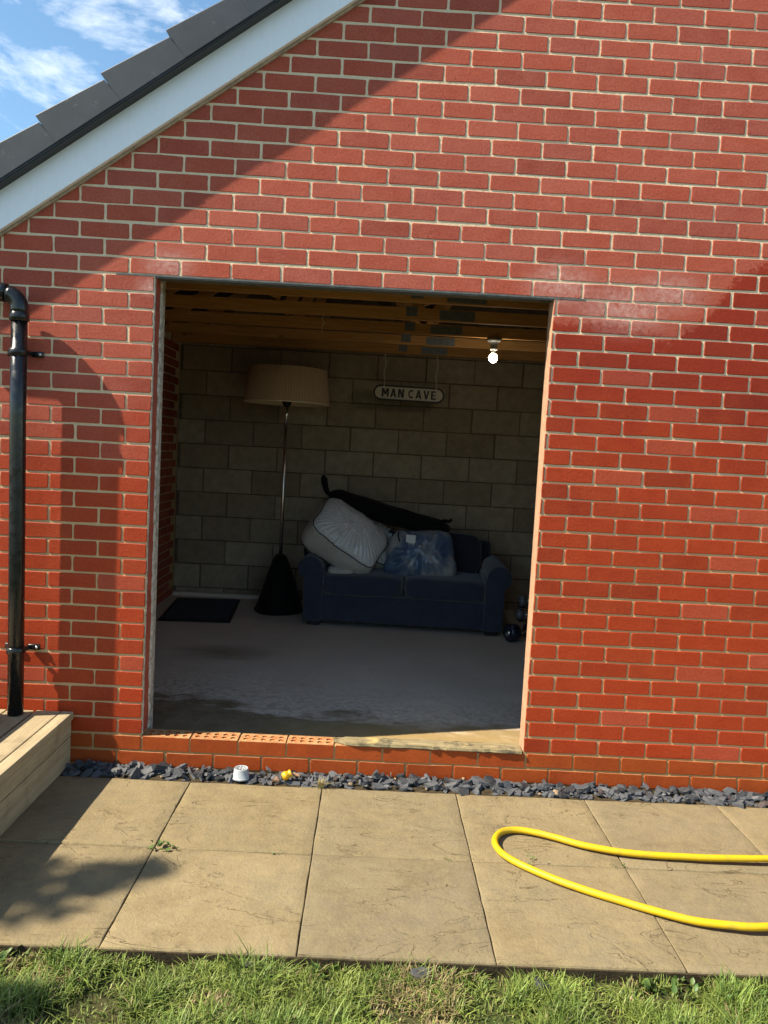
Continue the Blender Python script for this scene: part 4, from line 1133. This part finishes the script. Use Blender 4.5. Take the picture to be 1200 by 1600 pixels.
def stroke_letter(ch):
    # blocky condensed capitals, unit box 0..w by 0..1, drawn as joined strokes
    t = 0.21
    def bar(p, q, w_=t):
        p, q = Vector(p), Vector(q); d = (q - p).normalized(); n_ = Vector((-d.y, d.x)) * w_ / 2
        return [p - n_, q - n_, q + n_, p + n_]
    h = t / 2
    if ch == 'M': W, st_ = 0.78, [[(0, 0), (t, 0), (t, 1), (0, 1)], [(.78 - t, 0), (.78, 0), (.78, 1), (.78 - t, 1)], [(t * .6, 1), (t * 1.25, 1), (.39 + .09, .25), (.39 - .09, .25)], [(.78 - t * 1.25, 1), (.78 - t * .6, 1), (.39 + .09, .25), (.39 - .09, .25)]]
    elif ch == 'N': W, st_ = 0.66, [[(0, 0), (t, 0), (t, 1), (0, 1)], [(.66 - t, 0), (.66, 0), (.66, 1), (.66 - t, 1)], [(t * .3, 1), (t * 1.25, 1), (.66 - t * .3, 0), (.66 - t * 1.25, 0)]]
    elif ch == 'A': W, st_ = 0.70, [[(0, 0), (t, 0), (.35 + .09, 1), (.35 - .10, 1)], [(.70 - t, 0), (.70, 0), (.35 + .10, 1), (.35 - .09, 1)], [(.16, .20), (.54, .20), (.50, .36), (.20, .36)]]
    elif ch == 'V': W, st_ = 0.70, [[(0, 1), (t, 1), (.35 + .09, 0), (.35 - .10, 0)], [(.70 - t, 1), (.70, 1), (.35 + .10, 0), (.35 - .09, 0)]]
    elif ch == 'E': W, st_ = 0.56, [[(0, 0), (t, 0), (t, 1), (0, 1)], [(0, 0), (.56, 0), (.56, .18), (0, .18)], [(0, .41), (.48, .41), (.48, .58), (0, .58)], [(0, .82), (.56, .82), (.56, 1), (0, 1)]]
    else:
        W = 0.62; st_ = []
        R0, R1 = 0.5, 0.5 - 0.19
        N = 22
        for k in range(N):
            a0 = math.radians(48 + 264 * k / N); a1 = math.radians(48 + 264 * (k + 1) / N)
            pt = lambda a, r_: (.32 + (r_ - (0 if r_ > .4 else .02)) * .64 * math.cos(a) * 1.05, .5 + r_ * math.sin(a))
            st_.append([pt(a0, R0), pt(a1, R0), pt(a1, R1), pt(a0, R1)])
    return W, st_
def area2(p): return sum(p[i][0] * p[(i + 1) % len(p)][1] - p[(i + 1) % len(p)][0] * p[i][1] for i in range(len(p)))
H_ = 0.076; SXL = 0.80; gap = 0.155
seq = list('MAN CAVE'); tot = sum((0.34 if c_ == ' ' else stroke_letter(c_)[0] + gap) for c_ in seq) - gap
cur = -tot / 2
for ch in seq:
    if ch == ' ': cur += 0.34; continue
    W_, st_ = stroke_letter(ch); b = MB()
    for q_i, pl_ in enumerate(st_):
        pl_ = [(x_, z_) for x_, z_ in pl_]
        if area2(pl_) < 0: pl_ = pl_[::-1]
        b.prism_y([((cur + x_) * H_ * SXL / 0.8 * 1.06, (z_ - 0.5) * H_) for x_, z_ in pl_], -0.0100 - 0.00012 * q_i, -0.0080)
    b.put('letter', 'sign_black', SG)
    cur += W_ + gap
for sx in (-0.225, 0.235):
    b = MB()
    for i in range(24):
        z = 0.040 + i * 0.0137 ; tw = i % 2
        pts = []
        for k in range(9):
            a = 2 * math.pi * k / 8; u, v_ = 0.0042 * math.cos(a), 0.0088 * math.sin(a)
            pts.append((sx + (u if tw else 0) + (0.006 * math.sin(i * 0.5)), -0.010 + (0 if tw else u), z + v_))
        b.tube(pts, 0.0019, 5, False)
    b.put('chain', 'steel_wire', SG, True)

BU = thing('light_bulb', 'lit round bulb in a ceiling lampholder under the joists', 'light', (1.965, 2.228, 2.389))
MB().lathe([(0.001, 0.0), (0.052, 0.0), (0.052, -0.014), (0.044, -0.024), (0.028, -0.030), (0.024, -0.060), (0.026, -0.062), (0.026, -0.085), (0.018, -0.087)], 28).put('lampholder', 'porcelain', BU, True)
MB().lathe([(0.0145, -0.080), (0.0150, -0.104), (0.017, -0.110)], 20).put('bulb_neck', 'porcelain', BU, True)
MB().lathe([(0.017, -0.110), (0.025, -0.120), (0.0295, -0.134), (0.030, -0.144), (0.0275, -0.158), (0.020, -0.168), (0.010, -0.173), (0.0005, -0.1745)], 28).put('globe', 'bulb', BU, True)
MB().tube(catmull([(0.752, 1.612, 2.392), (0.748, 1.606, 2.36), (0.760, 1.606, 2.335), (0.746, 1.606, 2.31), (0.749, 1.606, 2.275)], 6), 0.0015, 5).put('loose_wire', 'steel_wire', None, True, label='thin loose wire dangling from a ceiling joist', cat='wire')

# ------------------------------------------------------------------ lawn
import array
gr = random.Random(101)
V, F, C = [], [], []
def blade(x, y, z, h, wd, az_, lean, col):
    b = len(V)
    dx, dy = math.cos(az_), math.sin(az_); px, py = -dy * wd, dx * wd
    for t, ws in ((0, 1.0), (0.45, 0.85), (0.8, 0.5)):
        o_ = lean * t * t * h; zz = h * t * (1 - 0.35 * lean * t)
        V.append((x + dx * o_ - px * ws, y + dy * o_ - py * ws, z + zz)); V.append((x + dx * o_ + px * ws, y + dy * o_ + py * ws, z + zz))
    V.append((x + dx * lean * h, y + dy * lean * h, z + h * (1 - 0.35 * lean)))
    F.extend(((b, b + 1, b + 3, b + 2), (b + 2, b + 3, b + 5, b + 4), (b + 4, b + 5, b + 6)))
    C.extend([col] * 7)
def lawn_patch(n, x0, x1, y0, y1):
    for _ in range(n):
        x = gr.uniform(x0, x1); y = gr.uniform(y0, y1)
        cl = mnoise.fractal((x * 5.5, y * 5.5, 1.0), 0.8, 2.0, 3)
        dry = mnoise.noise((x * 2.6 + 3, y * 5.0, 4.0)) + 0.35 * mnoise.noise((x * 13, y * 13, 2.0))
        dry += 0.55 * max(0, 1 - abs(x - 0.22) / 0.22) * (1 if y > -1.45 else 0.3)
        if cl < -0.17 and gr.random() < 0.75: continue
        h = gr.uniform(0.018, 0.060) * (1 + 1.0 * cl)
        if y > -1.34: h *= 0.9
        if gr.random() < 0.04: h *= 1.5
        r_ = gr.random()
        if dry > 0.40 and gr.random() < 0.7 or gr.random() < 0.08:
            col = (0.20 + 0.12 * r_, 0.155 + 0.09 * r_, 0.070 + 0.05 * r_, 1); h *= 0.8
        else:
            tn = 1.0 + 0.35 * mnoise.noise((x * 9, y * 9, 7.0))
            col = ((0.078 + 0.135 * r_) * tn, (0.122 + 0.132 * r_) * tn, (0.020 + 0.034 * r_) * tn, 1)
            if cl > 0.2: col = (col[0] * 0.85, col[1] * 0.95, col[2] * 0.9, 1)
        wd = gr.uniform(0.0011, 0.0023)
        blade(x, y, -0.044, h, wd, gr.uniform(0, 6.283), min(1.7, abs(gr.gauss(0.75, 0.45))), col)
lawn_patch(46000, -0.25, 2.75, -1.72, -1.318)
lawn_patch(26000, -1.6, 4.0, -2.9, -1.72)
me = bpy.data.meshes.new('lawn_grass'); me.from_pydata(V, [], F); me.update()
ca = me.color_attributes.new('tint', 'FLOAT_COLOR', 'POINT')
ca.data.foreach_set('color', array.array('f', [q for c_ in C for q in c_]))
for p in me.polygons: p.use_smooth = True
me.materials.append(M['grass'])
link('lawn_grass', me, label='short patchy green lawn along the front edge of the paving', cat='grass', kind='stuff')

def leaf_mesh(ln, wd, bend, mat, fold=0.25):
    b = MB(); n = 5
    for i in range(n + 1):
        t = i / n; ww = wd * math.sin(math.pi * min(0.98, 0.12 + 0.86 * t)) ; x = ln * t; z = bend * math.sin(t * 1.9) * ln
        b.v += [(x, -ww, z + fold * ww), (x, 0, z), (x, ww, z + fold * ww)]
    for i in range(n):
        for j in range(2): q = i * 3 + j; b.f.append((q, q + 3, q + 4, q + 1))
    return b.mesh('leaf', True, mat)
LV = [leaf_mesh(1.0, 0.26, 0.25, 'leaf'), leaf_mesh(1.0, 0.34, 0.1, 'leaf'), leaf_mesh(1.0, 0.2, 0.4, 'leaf')]
wr_ = random.Random(55)
def weed(x, y, z, n, size, spread, label, up=0.5, group=None):
    o = thing('weed', label, 'weed', (x, y, z), 0, group)
    for i in range(n):
        l = link('leaf', LV[wr_.randrange(3)], o); a = wr_.uniform(0, 6.28); r_ = spread * math.sqrt(wr_.random())
        s = size * wr_.uniform(0.45, 0.95)
        l.location = (r_ * math.cos(a), r_ * 0.55 * math.sin(a), wr_.uniform(0, 0.012)); l.rotation_euler = (wr_.uniform(-.4, .4), -wr_.uniform(0.05, up), wr_.uniform(0, 6.28)); l.scale = (s, s, s)
weed(0.405, -0.725, 0.0, 26, 0.026, 0.065, 'leafy green weed growing where slab joints cross at the left')
weed(0.82, -0.722, 0.0, 9, 0.012, 0.035, 'tiny weed in the slab joint right of the leafy one')
weed(1.485, -0.722, 0.0, 7, 0.011, 0.03, 'tiny weed in the slab joint left of the hose bend')
weed(1.80, -0.722, 0.0, 14, 0.014, 0.06, 'small mossy weed in the slab joint inside the hose loop')
weed(2.13, -0.722, 0.0, 8, 0.013, 0.03, 'tiny weed in the slab joint between the two hose runs')
weed(2.10, -1.345, -0.03, 30, 0.036, 0.10, 'broad-leaved weed in the lawn edge below the hose', 0.9)
weed(2.30, -1.40, -0.03, 24, 0.034, 0.09, 'broad-leaved weed in the lawn near the lower right corner', 0.9)
weed(0.10, -1.34, -0.03, 26, 0.034, 0.07, 'broad-leaved weed by the paving at the lower left corner', 0.8)
weed(1.06, -1.35, -0.03, 16, 0.026, 0.05, 'small round-leaved weed at the paving edge near the middle', 0.8)
def tuft(x, y, n, h, mat, label):
    o = thing('grass_tuft', label, 'grass tuft', (x, y, 0.0))
    b = MB()
    for i in range(n):
        a = wr_.uniform(0, 6.28); l = abs(wr_.gauss(0.6, 0.4)); hh = h * wr_.uniform(0.5, 1.1); w_ = 0.0012; dx, dy = math.cos(a), math.sin(a)
        x0, y0 = wr_.uniform(-.012, .012), wr_.uniform(-.008, .008); p = []
        for t in (0, .5, 1): p.append((x0 + dx * l * t * t * hh, y0 + dy * l * t * t * hh, hh * t * (1 - .3 * l * t)))
        b.add([(p[0][0] - dy * w_, p[0][1] + dx * w_, p[0][2]), (p[0][0] + dy * w_, p[0][1] - dx * w_, p[0][2]), (p[1][0] - dy * w_, p[1][1] + dx * w_, p[1][2]), (p[1][0] + dy * w_, p[1][1] - dx * w_, p[1][2]), p[2]], [(0, 1, 3, 2), (2, 3, 4)])
    b.put('blades', mat, o)
tuft(0.965, -0.145, 70, 0.05, 'dry_straw', 'dry yellow grass tuft at the top of a slab joint by the slate')
# loose slates in the turf edge
for (x, y, s, a, lb) in ((1.345, -1.352, 0.045, 0.5, 'dark slate chip in the turf below the middle of the paving'), (1.70, -1.365, 0.042, 1.9, 'dark slate chip in the turf right of the middle'), (0.83, -1.335, 0.036, 2.6, 'pale slate chip at the paving edge left of the middle')):
    o = link('loose_slate', CH[int(a * 5) % 16], None, label=lb, cat='slate'); o.location = (x, y, -0.018); o.scale = (s, s, s); o.rotation_euler = (0.35, 0.1, a)

# ------------------------------------------------------------------ tree at the left, beyond the picture; its shade falls on the paving
TR = thing('garden_tree', 'leafy garden tree standing left of the patio outside the picture', 'tree', (-5.6, -2.55, -0.045))
tr = random.Random(77)
base = Vector((-5.6, -2.55, -0.045))
def above(gx, gy, h):                       # point at height h whose shade lands at (gx, gy)
    return Vector((gx, gy, 0)) - SUN_TRAVEL * (h / -SUN_TRAVEL.z)
cl = [(0.02, -0.97, 4.9, .17), (0.25, -0.93, 5.0, .13), (0.10, -1.10, 5.2, .15), (-0.22, -1.02, 4.7, .24), (0.40, -0.87, 5.1, .07), (-0.5, -1.15, 4.9, .30), (-0.85, -0.95, 5.4, .35), (-0.9, -1.4, 4.6, .35), (-1.3, -1.1, 5.6, .4), (-1.4, -1.6, 5.0, .4), (0.18, -1.60, 4.4, .14), (-0.45, -1.62, 4.2, .26), (-1.9, -1.3, 5.3, .45), (0.55, -1.72, 4.4, .12)]
tk = MB()
fork = base + Vector((0.1, 0.05, 3.2))
tk.tube([base, base + Vector((0.02, 0.0, 0.4)), base + Vector((0.06, 0.03, 1.8)), fork, fork + Vector((0.3, 0.1, 1.2)), fork + Vector((0.35, 0.2, 2.2))], [0.17, 0.13, 0.11, 0.095, 0.06, 0.02], 12)
crown = MB()
for gx, gy, h, r_ in cl:
    c_ = above(gx, gy, h)
    mid = fork.lerp(c_, 0.5) + Vector((0, 0, 0.15))
    tk.tube([fork - Vector((0, 0, 0.1)), mid, c_], [0.04, 0.022, 0.008], 7)
    for _ in range(int(900 * r_ ** 1.6) + 40):
        d = Vector((tr.gauss(0, 1), tr.gauss(0, 1), tr.gauss(0, 1))); d = d.normalized() * r_ * tr.random() ** 0.4
        p = c_ + Vector((d.x, d.y, d.z * 0.8)); s = tr.uniform(0.03, 0.055)
        q = Matrix.Rotation(tr.uniform(0, 6.28), 3, 'Z') @ Matrix.Rotation(tr.gauss(0, 0.7), 3, 'X')
        crown.add([tuple(p + q @ Vector(t)) for t in ((-s, 0, 0), (0, -s * .55, 0.1 * s), (s, 0, 0), (0, s * .55, 0.1 * s))], [(0, 1, 2, 3)])
for v in range(len(tk.v)): tk.v[v] = tuple(Vector(tk.v[v]) - base)
for v in range(len(crown.v)): crown.v[v] = tuple(Vector(crown.v[v]) - base)
tk.put('trunk', 'bark', TR, True); crown.put('crown', 'treeleaf', TR)
